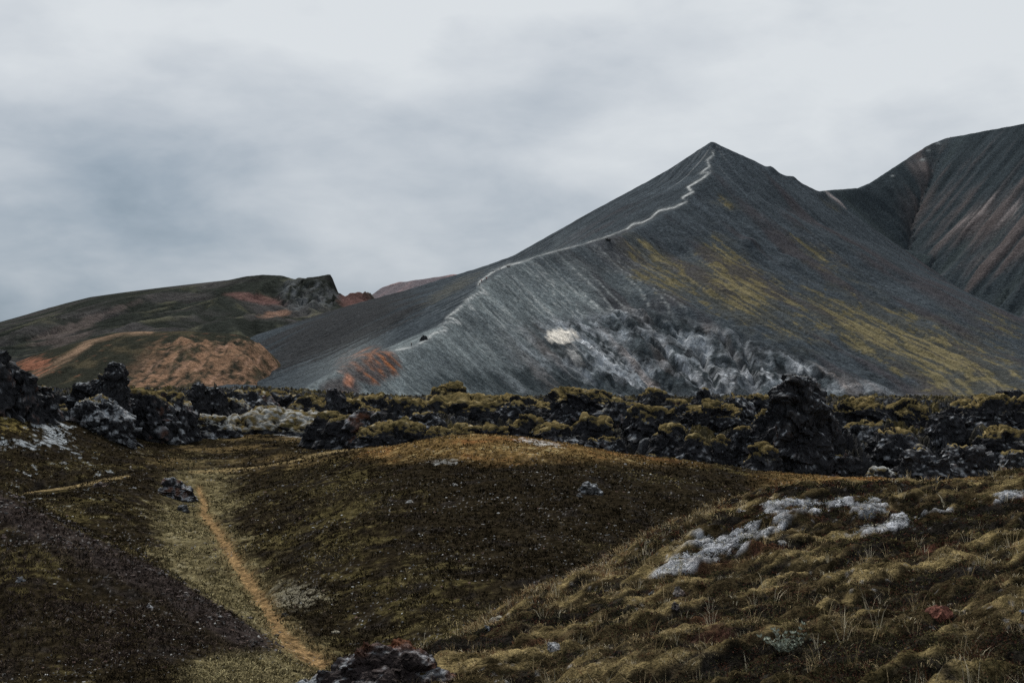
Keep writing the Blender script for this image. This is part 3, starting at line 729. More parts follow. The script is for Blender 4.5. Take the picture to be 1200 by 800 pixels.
# left terrace
lt = ss(84, 90, Y) * ss(430, 400, PX)
C = mixc(C, (0.095, 0.070, 0.034), np.clip(lt * ss(-.1, .35, nA + .4 * nB) * ss(150, 210, PX), 0, 1))
C = mixc(C, (0.15, 0.12, 0.045), np.clip(ss(.6, 1.0, blob(PXf, PYf, 10, 492, 40, 18) + .9 * nB + 1.0 * nC), 0, 1) * ss(66, 72, Y) * ss(190, 120, PX))
C = mixc(C, (0.24, 0.27, 0.295), np.clip(ss(.6, .95, .4 * nB + .3 * nC + blob(PXf, PYf, 55, 500, 48, 14, 40) + .9 * blob(PXf, PYf, 20, 520, 36, 7) + .6 * nC + .4 * nB + .4 * nC + .2 * nB), 0, 1) * .9 * ss(66, 72, Y) * ss(190, 120, PX))
C = mixc(C, (0.30, 0.33, 0.35), np.clip(ss(.5, .85, blob(PXf, PYf, 225, 503, 42, 9) + blob(PXf, PYf, 340, 507, 60, 6, 6) + .35 * nC + .25 * nB) * lt, 0, 1) * .85)
C = mixc(C, (0.20, 0.15, 0.05), np.clip(ss(.5, .85, blob(PXf, PYf, 330, 491, 60, 7) + .35 * nB) * lt, 0, 1) * .85)
# trails
tr_w = perlin2(X / 1.5, Y / 1.5, 77)
d_, t_ = polydist(PXf, PYf, [(233, 572), (240, 590), (238, 600), (258, 625), (275, 655), (300, 690), (315, 715), (330, 740), (350, 758), (376, 774)])
wpx = np.interp(PYf, [570, 600, 650, 700, 770], [3, 4.5, 7, 8, 10])
tm = ss(1.2, .55, d_ / wpx + .45 * tr_w + .6 * nC + .25 * nB) * ss(31, 33, Y) * ss(90, 86, Y)
Z -= ss(1.6, .6, d_ / wpx) * .10 * ss(31, 33, Y) * ss(90, 86, Y)
C = mixc(C, (0.16, 0.12, 0.06), np.clip(ss(2.6, 1.0, d_ / wpx + .6 * nC + .5 * tr_w) * ss(31, 33, Y) * ss(90, 86, Y) * .6, 0, 1))
C = mixc(C, (0.215, 0.142, 0.070), np.clip(tm * (.85 + .5 * nC), 0, 1))
d2, _ = polydist(PXf, PYf, [(30, 576), (80, 571), (125, 562), (150, 558)])
d3, _ = polydist(PXf, PYf, [(222, 553), (260, 552), (300, 547), (340, 540), (380, 531), (420, 524)])
db, _ = polydist(PXf, PYf, [(-50, 585), (30, 572), (80, 565), (125, 554), (160, 548), (230, 546), (300, 542), (345, 534)])
C = mixc(C, (0.20, 0.155, 0.080), np.clip(ss(2.6, 1.0, np.minimum(d2, d3) + tr_w) * ss(70, 74, Y), 0, 1) * .9)
C = mixc(C, (0.012, 0.011, 0.010), np.clip(ss(3.0, 1.0, db + tr_w) * ss(70, 74, Y), 0, 1) * .8)
Z -= ss(5, 0, db) * .25 * ss(70, 74, Y)
# near hill
C = mixc(C, (0.075, 0.058, 0.030), near * .5)
C = mixc(C, (0.17, 0.135, 0.065), np.clip(near * ss(.15, .48, nS + .5 * nC), 0, 1) * .85)
C = mixc(C, (0.013, 0.012, 0.011), np.clip(near * ss(-.2, .1, -nS + .5 * nC), 0, 1) * .95)
C = mixc(C, (0.10, 0.045, 0.030), np.clip(near * ss(.3, .6, fbm2(X / 1.1, Y / 1.1, 3, 631)), 0, 1) * .6)
frost = 1.0 * blob(PXf, PYf, 905, 606, 85, 17, -16) + 1.15 * blob(PXf, PYf, 1010, 593, 65, 11) + .85 * blob(PXf, PYf, 855, 640, 55, 14, -25) + .7 * blob(PXf, PYf, 1050, 612, 60, 12, -10) + .5 * blob(PXf, PYf, 790, 665, 40, 10, -30) + 1.1 * blob(PXf, PYf, 1185, 582, 45, 6, -12) + .6 * blob(PXf, PYf, 1090, 600, 40, 5) + .5 * blob(PXf, PYf, 1060, 618, 30, 4)
fm = np.clip(near * ss(.55, .8, frost * .85 + .9 * nB + 1.2 * nC + 1.5 * nS - .36) * ss(.12, .4, frost), 0, 1)
C = mixc(C, (0.31, 0.33, 0.36), fm * (.75 + .5 * nC))
Z += fm * .03
# loose pale specks of grit on every slope
sp = worley2(X / .22, Y / .22, 641)
C = mixc(C, (0.22, 0.22, 0.22), np.clip(ss(.13, .06, sp) * ss(.0, .4, fbm2(X / 3, Y / 3, 3, 651) + .1), 0, 1) * .7)
C = C * np.array([1.14, 1.13, 1.14], F32)
C *= np.clip(1 + 1.0 * nD + .6 * nC, .2, 2.4)[..., None]
GROUND = (pxs, lds, Z)
o = make_mesh('ground', np.stack([X, Y, Z], -1).reshape(-1, 3), grid_faces(*X.shape), M_GROUND, color=C.reshape(-1, 3))
tag(o, kind='structure')
def gz_at(px_, d):
    gi = (np.asarray(px_, float) - pxs[0]) / (pxs[1] - pxs[0]); gj = (np.log(np.asarray(d, float)) - lds[0]) / (lds[1] - lds[0])
    return samp(Z_GROUND, np.atleast_1d(gi), np.atleast_1d(gj))
Z_GROUND = Z; C_GROUND = C; NEAR = near; FM = fm; TM = tm; VF = vf; TB = tb; SPUR = spur
def fld(A_, px_, d):
    gi = (np.asarray(px_, float) - pxs[0]) / (pxs[1] - pxs[0]); gj = (np.log(np.asarray(d, float)) - lds[0]) / (lds[1] - lds[0])
    return samp(A_, np.atleast_1d(gi), np.atleast_1d(gj))
PYG = YH - FPX * Z / Y
def ground_hit(px_, py_, dmin=5.5):
    """first ground point on the bearing px that lies at level py"""
    ds = np.exp(np.linspace(math.log(dmin), math.log(128), 2600))
    z = gz_at(np.full(ds.shape, px_), ds)
    yy = YH - FPX * z / ds
    k = np.nonzero(yy <= py_)[0]
    d = ds[k[0]] if len(k) else ds[-1]
    return (px_ - CX) / FPX * d, float(d), float(gz_at(px_, d)[0])

# ------------------------------------------------------------------ lava field
NC2, NR2 = 1150, 900
pxs2 = np.linspace(-230, 1430, NC2); lds2 = np.linspace(math.log(90), math.log(420), NR2)
PX, LD = np.meshgrid(pxs2, lds2); Y = np.exp(LD).astype(F32); X = ((PX - CX) / FPX * Y).astype(F32)
front = np.interp(PX, [-230, 60, 150, 200, 420, 440, 470, 520, 640, 700, 860, 1000, 1200, 1430], [104, 106, 104, 122, 124, 104, 98, 100, 100, 97, 98, 97, 101, 104])
inn = ss(0, 7, Y - front + 2.0 * perlin2(X / 5, Y / 5, 3))
plate = ss(-14, 10, Y - front)
zb = -7.6 + 0.4 * ss(110, 160, Y) - 2.2 * ss(200, 420, Y) + ss(500, 300, PX) * 1.7
wx = X + 1.8 * perlin2(X / 5, Y / 5, 12) + .6 * perlin2(X / 1.5, Y / 1.5, 14); wy = Y + 1.8 * perlin2(X / 5, Y / 5, 13) + .6 * perlin2(X / 1.5, Y / 1.5, 15)
a1 = worley2(wx / 12, wy / 15, 701); a2 = worley2(wx / 4.6, wy / 4.6, 711); a3 = worley2(wx / 1.9, wy / 1.9, 721); a4 = worley2(X / .7, Y / .7, 731)
mass = ss(.74, .50, a1 + .22 * fbm2(X / 4, Y / 4, 3, 742))
dome = lambda q_: np.sqrt(np.clip(1 - q_ * q_ * 1.6, 0, 1))
h = 1.9 * mass + .8 * dome(a2) * (.4 + .6 * mass) + .35 * dome(a3) + .26 * dome(a4) + fbm2(X / 1.1, Y / 1.1, 4, 751, .6, ridge=True) * .35 + .7 * fbm2(X / 5, Y / 5, 4, 761, .6, ridge=True) - .9
h = h + .8 * facet2(wx / 2.6, wy / 2.6, 771) + .50 * facet2(wx / 1.0, wy / 1.0, 772) + .22 * facet2(X / .42, Y / .42, 773)
Zl = zb + inn * h - 3 * (1 - plate) - 1.5 * (1 - inn)
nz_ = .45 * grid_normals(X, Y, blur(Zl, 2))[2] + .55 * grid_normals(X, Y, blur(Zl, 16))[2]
nA = fbm2(X / 9, Y / 9, 3, 801); nB = fbm2(X / 2, Y / 2, 4, 811); nC = fbm2(X / .6, Y / .6, 3, 821)
C = np.empty(X.shape + (3,), F32); C[:] = (0.026, 0.027, 0.031)
C = mixc(C, (0.085, 0.089, 0.098), np.clip(ss(-.1, .4, nB + .4 * nC), 0, 1) * .8)
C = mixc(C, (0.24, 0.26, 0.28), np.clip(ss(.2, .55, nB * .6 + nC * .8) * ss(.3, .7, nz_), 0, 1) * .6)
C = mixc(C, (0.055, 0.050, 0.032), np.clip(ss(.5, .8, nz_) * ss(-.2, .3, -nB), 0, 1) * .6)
mo = ss(.55, .85, nz_ + .2 * nA + .2 * nB + .25 * ss(-6.5, -4, Zl) - .24 - .10 * ss(930, 1000, PX)) * ss(.0, .35, nA + .5 * nB + .0)
C = mixc(C, (0.112, 0.090, 0.036), np.clip(mo * .9, 0, 1))
C = mixc(C, (0.21, 0.17, 0.075), np.clip(mo * ss(0, .5, nC + .5 * nB), 0, 1) * .8)
Zl = Zl + mo * .12
o = make_mesh('lava_field', np.stack([X, Y, Zl], -1).reshape(-1, 3), grid_faces(*X.shape), M_LAVA, color=C.reshape(-1, 3), smooth=False)
tag(o, kind='structure')

# wide plain out to the horizon
r_ = np.array([60, 90, 110, 200, 400, 800, 1600, 4000, 12000, 45000.])
th = np.linspace(0, 2 * np.pi, 97)[:-1]
vv = np.stack([np.outer(r_, np.cos(th)), np.outer(r_, np.sin(th)), np.repeat(np.interp(r_, [60, 110, 400, 45000], [-13, -13, -13, -16])[:, None], 96, 1)], -1)
f = grid_faces(len(r_), 96); i = np.arange(len(r_) * 96).reshape(-1, 96)
f2 = np.stack([i[:-1, -1], i[:-1, 0], i[1:, 0], i[1:, -1]], -1)
vv = vv.reshape(-1, 3); c = np.tile(np.array([[0.06, 0.06, 0.045]], F32), (len(vv), 1))
o = make_mesh('plain', vv, np.concatenate([f, f2]), M_MOUNT, color=c)
tag(o, kind='structure')

# ------------------------------------------------------------------ lava crags and boulders
import bmesh
_ico = {}
def ico(sub):
    if sub not in _ico:
        bm = bmesh.new(); bmesh.ops.create_icosphere(bm, subdivisions=sub, radius=1.0)
        v = np.array([q_.co[:] for q_ in bm.verts], F32); f_ = np.array([[w_.index for w_ in q_.verts] for q_ in bm.faces], np.int32); bm.free()
        _ico[sub] = (v, f_)
    return _ico[sub]
def vnormals(v, f_):
    a_, b_, c_ = v[f_[:, 0]], v[f_[:, 1]], v[f_[:, 2]]
    fn = np.cross(b_ - a_, c_ - a_)
    n_ = np.zeros_like(v)
    for k in range(3):
        for ax in range(3):
            n_[:, ax] += np.bincount(f_[:, k], fn[:, ax], len(v))
    return (n_ / (np.linalg.norm(n_, axis=1, keepdims=True) + 1e-9)).astype(F32)
def rock_shape(seed, w, dp, h, sub, kind='lump', taper=.25, lean=0.0):
    u, f_ = ico(sub)
    e = {'lump': 3.0, 'crag': 3.2, 'mound': 2.1, 'horn': 3.4}[kind]
    p = u / ((np.abs(u) ** e).sum(1, keepdims=True)) ** (1 / e)
    rs_ = np.random.RandomState(seed); off = rs_.rand(3) * 90
    zt = (p[:, 2] + 1) / 2
    p = p * np.array([w / 2, dp / 2, h * .62], F32)
    tp = (1 - taper * zt ** 1.3) * (1 + .30 * np.clip(1 - zt * 1.25, 0, 1) + .10 * (zt < .6) * (.6 - zt))
    p[:, 0] *= tp; p[:, 1] *= tp
    p[:, 0] += lean * zt ** 2 * w
    m = min(w, h, dp)
    q_ = p + off
    s1 = max(.42 * m, .2)
    if kind in ('lump', 'mound'):
        k1, k2, k3 = .42, .30, .30
    else:
        k1, k2, k3 = .55, .42, .40
    wq = q_ + .25 * s1 * np.stack([perlin3(q_[:, 0] / s1, q_[:, 1] / s1, q_[:, 2] / s1, k) for k in (1, 2, 3)], 1)
    f1 = worley3(wq[:, 0] / s1, wq[:, 1] / s1, wq[:, 2] / s1 * (1.0 if kind != 'crag' else .8), 901)
    s2 = s1 * .42
    f2 = worley3(wq[:, 0] / s2, wq[:, 1] / s2, wq[:, 2] / s2, 911)
    s3 = s2 * .42
    f3 = worley3(q_[:, 0] / s3, q_[:, 1] / s3, q_[:, 2] / s3, 921)
    fz = {'mound': .6, 'lump': .8, 'crag': .85, 'horn': .85}[kind]
    d = s1 * k1 * (.55 - f1) * 1.0 + s2 * k2 * (.55 - f2) * .7
    d += fz * (s1 * .42 * facet3(wq[:, 0] / s1 / .9, wq[:, 1] / s1 / .9, wq[:, 2] / s1 / .9, 931) + s2 * .34 * facet3(wq[:, 0] / s2, wq[:, 1] / s2, wq[:, 2] / s2 * 1.2, 941)
         + s3 * .36 * facet3(q_[:, 0] / s3, q_[:, 1] / s3, q_[:, 2] / s3 * 1.2, 951))
    s4 = s3 * .45
    d += s4 * .26 * facet3(q_[:, 0] / s4, q_[:, 1] / s4, q_[:, 2] / s4, 961)
    d += fbm3(q_[:, 0] / s1 * .8, q_[:, 1] / s1 * .8, q_[:, 2] / s1, 6, 5, .62, ridge=(kind != 'mound')) * s1 * (.20 if kind in ('crag', 'horn') else .16)
    nrm = u * np.array([1 / w, 1 / dp, 1 / h]); nrm /= np.linalg.norm(nrm, axis=1, keepdims=True)
    p = p + nrm * d[:, None]
    return p.astype(F32), f_, off, nrm.astype(F32)
def make_rock(name, loc, w, dp, h, seed, sub=5, kind='lump', moss=0.0, taper=.25, lean=0.0, grey=.5, rust=0.0, rot=0.0, tone=(0.028, 0.029, 0.033), mossc=(0.125, 0.098, 0.045), mosspale=0.0):
    p, f_, off, bn = rock_shape(seed, w, dp, h, sub, kind, taper, lean)
    p[:, 2] *= h / (p[:, 2].max() + .62 * h * .9)
    p[:, 2] += h - p[:, 2].max()                                 # top at h above the base point
    nrm = vnormals(p, f_)
    q_ = p + off
    A_ = fbm3(q_[:, 0] / 1.6, q_[:, 1] / 1.6, q_[:, 2] / 1.6, 4, 31); B_ = fbm3(q_[:, 0] / .45, q_[:, 1] / .45, q_[:, 2] / .45, 3, 41)
    c = np.empty((len(p), 3), F32); c[:] = tone
    c = mixc(c, (0.105, 0.110, 0.122), np.clip(ss(.0, .5, A_ + .6 * B_) * (.3 + .7 * grey), 0, 1))
    S_ = fbm3(q_[:, 0] / .28, q_[:, 1] / .28, q_[:, 2] / .2, 3, 47, .7)
    c = mixc(c, (0.33, 0.355, 0.385), np.clip(ss(.62 - .55 * grey, .95 - .5 * grey, .55 * nrm[:, 2] + .55 * A_ + .6 * B_ + .7 * S_), 0, 1) * .85)
    c = c * np.clip(1 + .9 * S_, .3, 2)[:, None]
    c = mixc(c, (0.13, 0.055, 0.030), np.clip(ss(.35, .6, B_ * .6 + A_ + rust * .5) * min(1, .3 + rust), 0, 1))
    if moss > 0:
        mk0 = nrm[:, 2] * .55 + bn[:, 2] * .75 - .22 + .45 * A_ + .25 * B_ + .30 * (p[:, 2] / h - .5)
        c = mixc(c, (0.15, 0.122, 0.06), ss(1.22 - moss * .85, 1.4 - moss * .85, mk0 + .45 * S_) * .85)
    o_ = make_mesh(name, p, f_, M_LAVA, color=c, smooth=False)
    o_.location = loc; o_.rotation_euler = (0, 0, rot)
    if moss > 0:
        mk = nrm[:, 2] * .55 + bn[:, 2] * .75 - .22 + .45 * A_ + .25 * B_ + .30 * (p[:, 2] / h - .5)
        t_ = ss(1.20 - moss * .85, 1.42 - moss * .85, mk + .35 * S_)
        w3 = worley3(q_[:, 0] / .5 + B_ * .8, q_[:, 1] / .5, q_[:, 2] / .5 + A_ * .6, 55)
        th = t_ * min(.15, .03 * h + .03) * (.75 + .35 * np.sqrt(np.clip(1 - w3 * w3, 0, 1)) + .35 * S_ + .3 * B_) - .035
        keep = (th[f_] > -.03).any(1)
        lb = np.arange(len(p)); fk = f_[keep]
        for _ in range(400):                                      # grow labels over the kept faces, then keep the largest patches
            mn = lb[fk].min(1); new = lb.copy()
            for kk in range(3): np.minimum.at(new, fk[:, kk], mn)
            new = new[new]
            if (new == lb).all(): break
            lb = new
        if len(fk):
            ids_, ct_ = np.unique(lb[fk[:, 0]], return_counts=True)
            keep[keep] = lb[fk[:, 0]] == ids_[ct_.argmax()]
        used = np.unique(f_[keep]); rm = np.full(len(p), -1, np.int32); rm[used] = np.arange(len(used))
        if len(used) > 20:
            up = nrm.copy(); up[:, 2] += .5; up /= np.linalg.norm(up, axis=1, keepdims=True)
            mp_ = (p + up * th[:, None])[used]
            cm_ = np.empty((len(used), 3), F32); cm_[:] = mossc
            cm_ = mixc(cm_, (0.055, 0.050, 0.026), np.clip(ss(0, .4, -A_[used] + .4 * B_[used]), 0, 1) * .8)
            cm_ = mixc(cm_, (0.36, 0.29, 0.15), np.clip(ss(.05, .45, B_[used] * .7 + .3 * A_[used] + .5 * S_[used]), 0, 1) * .85)
            if mosspale: cm_ = mixc(cm_, (0.34, 0.36, 0.37), np.clip(ss(.1, .5, B_[used] + .5 * A_[used] + mosspale - .4), 0, 1) * .85)
            mo_ = make_mesh('moss_cap', mp_, rm[f_[keep]], M_MOSS, color=cm_, parent=o_)
    return o_
# px, py top, py base, width px, distance, kind, moss, grey, rust, taper, lean, label
CR = [
 # left bank
 (-4, 408, 500, 46, 92, 'crag', 0, .3, .2, .45, 0, 'dark jagged lava crag cut by the left edge above the mossy bank'),
 (22, 432, 506, 44, 93, 'crag', 0, .25, .3, .4, .1, 'dark knobbly crag stepping down right of the crag at the left edge'),
 (47, 452, 512, 38, 95, 'crag', .1, .3, .2, .4, .1, 'lowest dark crag of the left ridge, just left of the horned rock'),
 (66, 474, 520, 36, 97, 'lump', .5, .6, 0, .3, 0, 'small mossy lump in the gap left of the horned rock'),
 (112, 462, 534, 78, 98, 'lump', .12, 1.0, 0, .45, 0, 'big pale grey lava boulder forming the front of the horned rock'),
 (110, 438, 500, 62, 103, 'crag', .12, .5, 0, .25, .12, 'dark block on which the upright horn stands'),
 (134, 423, 520, 24, 101, 'horn', 0, .3, 0, .3, .15, 'upright dark horn at the right shoulder of the big grey boulder'),
 (168, 455, 512, 56, 106, 'lump', .62, .45, .3, .15, 0, 'moss topped block with a black hollow right of the horned rock'),
 (200, 460, 512, 46, 108, 'lump', .5, .6, .1, .2, 0, 'moss streaked grey boulder beside the moss topped block'),
 (190, 482, 518, 40, 106, 'lump', .15, .8, .1, .3, 0, 'rough grey boulder at the edge of the terrace under the streaked boulder'),
 (232, 447, 490, 22, 118, 'crag', 0, .2, 0, .4, 0, 'slim black tooth of lava left of its rounder twin'),
 (251, 454, 490, 30, 119, 'crag', 0, .2, 0, .3, 0, 'round black knob right of the slim black tooth'),
 (228, 482, 524, 100, 111, 'mound', .95, .8, 0, .2, 0, 'low rounded boulder fully wrapped in pale grey moss on the terrace'),
 (322, 476, 522, 175, 116, 'mound', 1.1, .7, 0, .2, 0, 'long low mound with golden moss on top and pale moss on its flank'),
 (272, 466, 505, 44, 122, 'lump', .55, .6, .3, .25, 0, 'boulder with a tan moss cap behind the pale mossy boulder'),
 (296, 456, 500, 50, 128, 'lump', .3, .7, .4, .25, 0, 'reddish grey boulder rising behind the long mossy mound'),
 (330, 458, 500, 52, 132, 'lump', .35, .6, .3, .25, 0, 'grey boulder with thin moss at the centre behind the long mound'),
 (362, 463, 505, 56, 128, 'lump', .55, .45, .1, .25, 0, 'dark boulder with yellow moss behind the right end of the long mound'),
 (394, 454, 505, 26, 118, 'crag', 0, .2, 0, .45, 0, 'dark spike standing right of the long mossy mound'),
 (414, 464, 508, 40, 120, 'lump', .6, .3, 0, .3, 0, 'mossy knob leaning on the dark spike'),
 (388, 482, 520, 50, 104, 'lump', .75, .4, 0, .3, 0, 'yellow mossy boulder at the right tip of the long mound'),
 (402, 486, 526, 46, 101, 'lump', .6, .5, 0, .3, 0, 'golden capped boulder just above where the upper trail bends'),
 (432, 476, 528, 44, 100, 'lump', .3, .7, .5, .3, 0, 'reddish grey boulder with thin moss above the bend of the upper trail'),
 (444, 460, 510, 50, 124, 'lump', .5, .4, 0, .25, 0, 'dark moss flecked boulder left of the flat topped mass'),
 (476, 466, 505, 50, 116, 'lump', .65, .4, .2, .3, 0, 'ochre capped boulder above the broad moss loaf'),
 (462, 488, 534, 80, 98, 'lump', .72, .35, 0, .25, 0, 'broad dark loaf of lava under thick golden moss left of the grassy dome'),
 (500, 482, 520, 44, 103, 'lump', .2, .5, 0, .3, 0, 'bare dark boulder tucked right of the broad moss loaf'),
 # centre
 (560, 460, 520, 170, 140, 'lump', .6, .4, .1, .12, 0, 'widest flat topped lava mass with a dark front behind the dome'),
 (530, 447, 500, 72, 150, 'mound', .8, .5, .1, .5, 0, 'mossy summit knob rising from the widest lava mass'),
 (624, 463, 520, 70, 134, 'lump', .45, .4, 0, .2, 0, 'right shoulder of the widest lava mass with a sheer dark side'),
 (514, 500, 530, 32, 97, 'lump', .8, .4, 0, .3, 0, 'small ochre cushion at the left foot of the dome crest'),
 (546, 496, 528, 40, 99, 'lump', .8, .4, 0, .3, 0, 'golden moss cushion directly behind the middle of the dome crest'),
 (584, 495, 528, 42, 99, 'lump', .7, .4, 0, .3, 0, 'tan moss lump between two golden cushions on the dome crest line'),
 (618, 486, 530, 46, 99, 'lump', .8, .35, 0, .35, 0, 'peaked golden boulder on the dome crest line'),
 (648, 494, 532, 46, 98, 'lump', .7, .35, 0, .3, .1, 'golden boulder sloping down right from the peaked one'),
 (690, 454, 505, 66, 126, 'lump', .6, .3, 0, .15, -.1, 'overhanging dark crag under an ochre cap right of the wide mass'),
 (728, 468, 524, 50, 116, 'lump', .45, .6, .2, .25, 0, 'tall grey and moss crag next to the overhanging dark crag'),
 (694, 484, 528, 46, 106, 'lump', .8, .35, 0, .3, 0, 'bulging golden cushion under the overhanging dark crag'),
 (764, 474, 524, 54, 108, 'lump', .72, .35, 0, .25, 0, 'wide ochre block in the middle of the lava right of the grey crag'),
 (766, 454, 500, 38, 128, 'lump', .6, .3, 0, .35, 0, 'mossy knob on the skyline above the wide ochre block'),
 (793, 468, 510, 36, 118, 'lump', .5, .4, .2, .3, 0, 'small ochre headed boulder right of the skyline knob'),
 (786, 496, 534, 40, 101, 'lump', .7, .4, 0, .3, 0, 'ochre cushion low down under the wide ochre block'),
 (671, 510, 536, 26, 96, 'lump', .2, .7, 0, .2, 0, 'small grey boulder left of the round ball shaped one'),
 (694, 513, 536, 20, 95, 'mound', .5, .6, 0, .1, 0, 'ball shaped boulder standing behind the dome edge'),
 (716, 511, 538, 30, 96, 'lump', .5, .6, 0, .3, 0, 'low tan boulder right of the ball shaped one'),
 (765, 532, 548, 26, 95, 'mound', .3, .9, 0, .1, 0, 'flat pale stone lying where the dome turf meets the lava'),
 # right of centre
 (812, 508, 548, 34, 96, 'lump', .75, .4, 0, .35, .05, 'peaked mossy boulder left of the egg shaped one'),
 (845, 510, 548, 26, 96, 'mound', .8, .3, 0, .2, 0, 'egg shaped boulder with a yellow moss hood'),
 (826, 454, 500, 24, 126, 'lump', .3, .3, 0, .4, 0, 'small dark pillar on the skyline left of the lava tower'),
 (832, 468, 524, 62, 110, 'lump', .65, .4, .1, .2, 0, 'large boulder with an orange yellow moss saddle left of the tower'),
 (862, 460, 520, 40, 114, 'lump', .35, .6, 0, .3, 0, 'grey knobbly crag between the saddle boulder and the tower'),
 (888, 462, 505, 34, 120, 'lump', .6, .4, 0, .35, 0, 'ochre capped rock peeping over just left of the tower'),
 (893, 480, 540, 30, 103, 'lump', .75, .4, 0, .35, 0, 'stack of moss pads leaning against the left side of the tower'),
 (893, 518, 556, 46, 95, 'mound', .95, .3, 0, .5, .05, 'bright golden moss cone at the foot of the tower'),
 (868, 500, 545, 40, 100, 'lump', .25, .4, 0, .4, .1, 'dark sloping slab left of the bright moss cone'),
 (936, 437, 560, 54, 98, 'horn', .12, .35, .1, .12, -.05, 'tallest lava tower, nearly black and bulging at the top'),
 (964, 476, 562, 36, 99, 'crag', .08, .4, .1, .2, 0, 'broad dark shoulder on the right side of the tallest tower'),
 (1006, 464, 520, 64, 124, 'lump', .65, .3, 0, .2, 0, 'moss roofed block on the skyline right of the tower'),
 (1062, 467, 520, 66, 130, 'mound', .8, .4, .1, .2, 0, 'long tan mossy ledge on the skyline'),
 (1010, 492, 540, 56, 108, 'lump', .35, .7, 0, .3, 0, 'grey frosted block below the moss roofed one'),
 (1048, 500, 548, 50, 104, 'lump', .3, .4, 0, .3, 0, 'dark block right of the grey frosted block'),
 (1032, 546, 566, 46, 96, 'mound', .7, .8, 0, .3, 0, 'low pale grey boulder at the front edge of the right lava'),
 (1080, 520, 562, 56, 99, 'lump', .1, .5, .1, .3, 0, 'bare rubble heap right of the low pale boulder'),
 (1110, 478, 535, 42, 106, 'crag', .15, .35, 0, .3, 0, 'upright dark crag in the middle of the right lava'),
 (1168, 462, 530, 76, 112, 'lump', .6, .35, 0, .25, 0, 'big hump with an ochre roof near the right edge'),
 (1128, 468, 510, 40, 126, 'lump', .5, .5, 0, .3, 0, 'small mossy hump behind the upright dark crag'),
 (1172, 498, 540, 50, 103, 'lump', .72, .35, 0, .25, 0, 'yellow mossy shelf below the big ochre roofed hump'),
 (1128, 520, 562, 60, 100, 'lump', .12, .55, .2, .3, 0, 'bare grey black rubble block below the upright crag'),
 (1190, 526, 562, 60, 101, 'lump', .15, .7, .1, .3, 0, 'frosted dark block cut by the right edge of the frame'),
 (1186, 456, 505, 40, 135, 'crag', .1, .3, 0, .4, 0, 'dark crest of rock behind the ochre roofed hump'),
 (984, 530, 564, 40, 97, 'lump', .05, .4, .3, .3, 0, 'low dark rubble at the right foot of the tallest tower'),
]
for k, (cx, pt, pb, wd, d, kind, mo_a, gr_, ru_, tp_, ln_, lab) in enumerate(CR):
    w_ = wd / FPX * d; top = P(cx, pt, d)[2]; bot = P(cx, pb, d)[2] - .8
    h_ = top - bot
    big_ = wd > 60 or kind == 'horn'
    o = make_rock('lava_crag' if h_ > 3.6 else 'lava_boulder', (P(cx, pt, d)[0], d, bot), w_ * (1.18 if kind == 'lump' else 1.05), max(w_ * .9, h_ * .5) if wd < 100 else w_ * .5, h_, 100 + k,
                  sub=6 if big_ else 5, kind=kind, moss=mo_a, grey=gr_ * .8, rust=ru_, taper=tp_, lean=ln_,
                  mosspale=.75 if 'pale grey moss' in lab or 'low pale grey' in lab else (.62 if 'pale moss' in lab else (.3 if cx < 400 else (.1 if cx < 760 else 0))))
    tag(o, lab, 'lava crag' if h_ > 3.6 else 'lava boulder', 'lava crags and boulders along the edge of the lava field')

# ------------------------------------------------------------------ ground cover
rg_ = np.random.RandomState(42)
def scatter(n_, px0, px1, d0, d1, accept=None):
    a_ = rg_.uniform(px0, px1, n_); d = np.exp(rg_.uniform(math.log(d0), math.log(d1), n_))
    if accept is not None:
        k = rg_.rand(n_) < accept(a_, d)
        a_, d = a_[k], d[k]
    x = (a_ - CX) / FPX * d
    return a_, d, np.stack([x, d, gz_at(a_, d)], 1).astype(F32)
def blades(cpos, per, length, width, spread, colors, lean=.5, name='grass', mat=None, droop=.35):
    """tufts of bent tapering blades: 5 vertices and 3 faces each"""
    m = len(cpos); k = m * per
    base = np.repeat(cpos, per, 0)
    ln = np.repeat(length, per) * rg_.uniform(.5, 1.15, k); wd = np.repeat(width, per) * rg_.uniform(.6, 1.2, k)
    az = rg_.uniform(0, 2 * np.pi, k); r = np.sqrt(rg_.rand(k)) * np.repeat(spread, per)
    az2 = az + rg_.normal(0, .7, k); tl = rg_.uniform(.1, 1.0, k) * lean
    dirx, diry = np.cos(az2), np.sin(az2)
    b = base + np.stack([np.cos(az) * r, np.sin(az) * r, np.full(k, -.01)], 1)
    mid = b + np.stack([dirx * ln * .5 * tl, diry * ln * .5 * tl, ln * .55], 1)
    tip = mid + np.stack([dirx * ln * (.4 * tl + droop * tl), diry * ln * (.4 * tl + droop * tl), ln * (.45 - .35 * tl)], 1)
    wa = rg_.uniform(0, np.pi, k); side = np.stack([np.cos(wa) * wd / 2, np.sin(wa) * wd / 2, np.zeros(k)], 1)
    v = np.stack([b - side, b + side, mid - side * .8, mid + side * .8, tip], 1).reshape(-1, 3)
    i = np.arange(k)[:, None] * 5
    f_ = np.concatenate([i + [0, 1, 3], i + [0, 3, 2], i + [2, 3, 4]])
    cl_ = np.repeat(colors, per, 0) * rg_.uniform(.7, 1.35, (k, 1))
    o_ = make_mesh(name, v, f_, mat or M_LEAF, smooth=False, color=np.repeat(cl_, 5, 0))
    return tag(o_, kind='stuff')
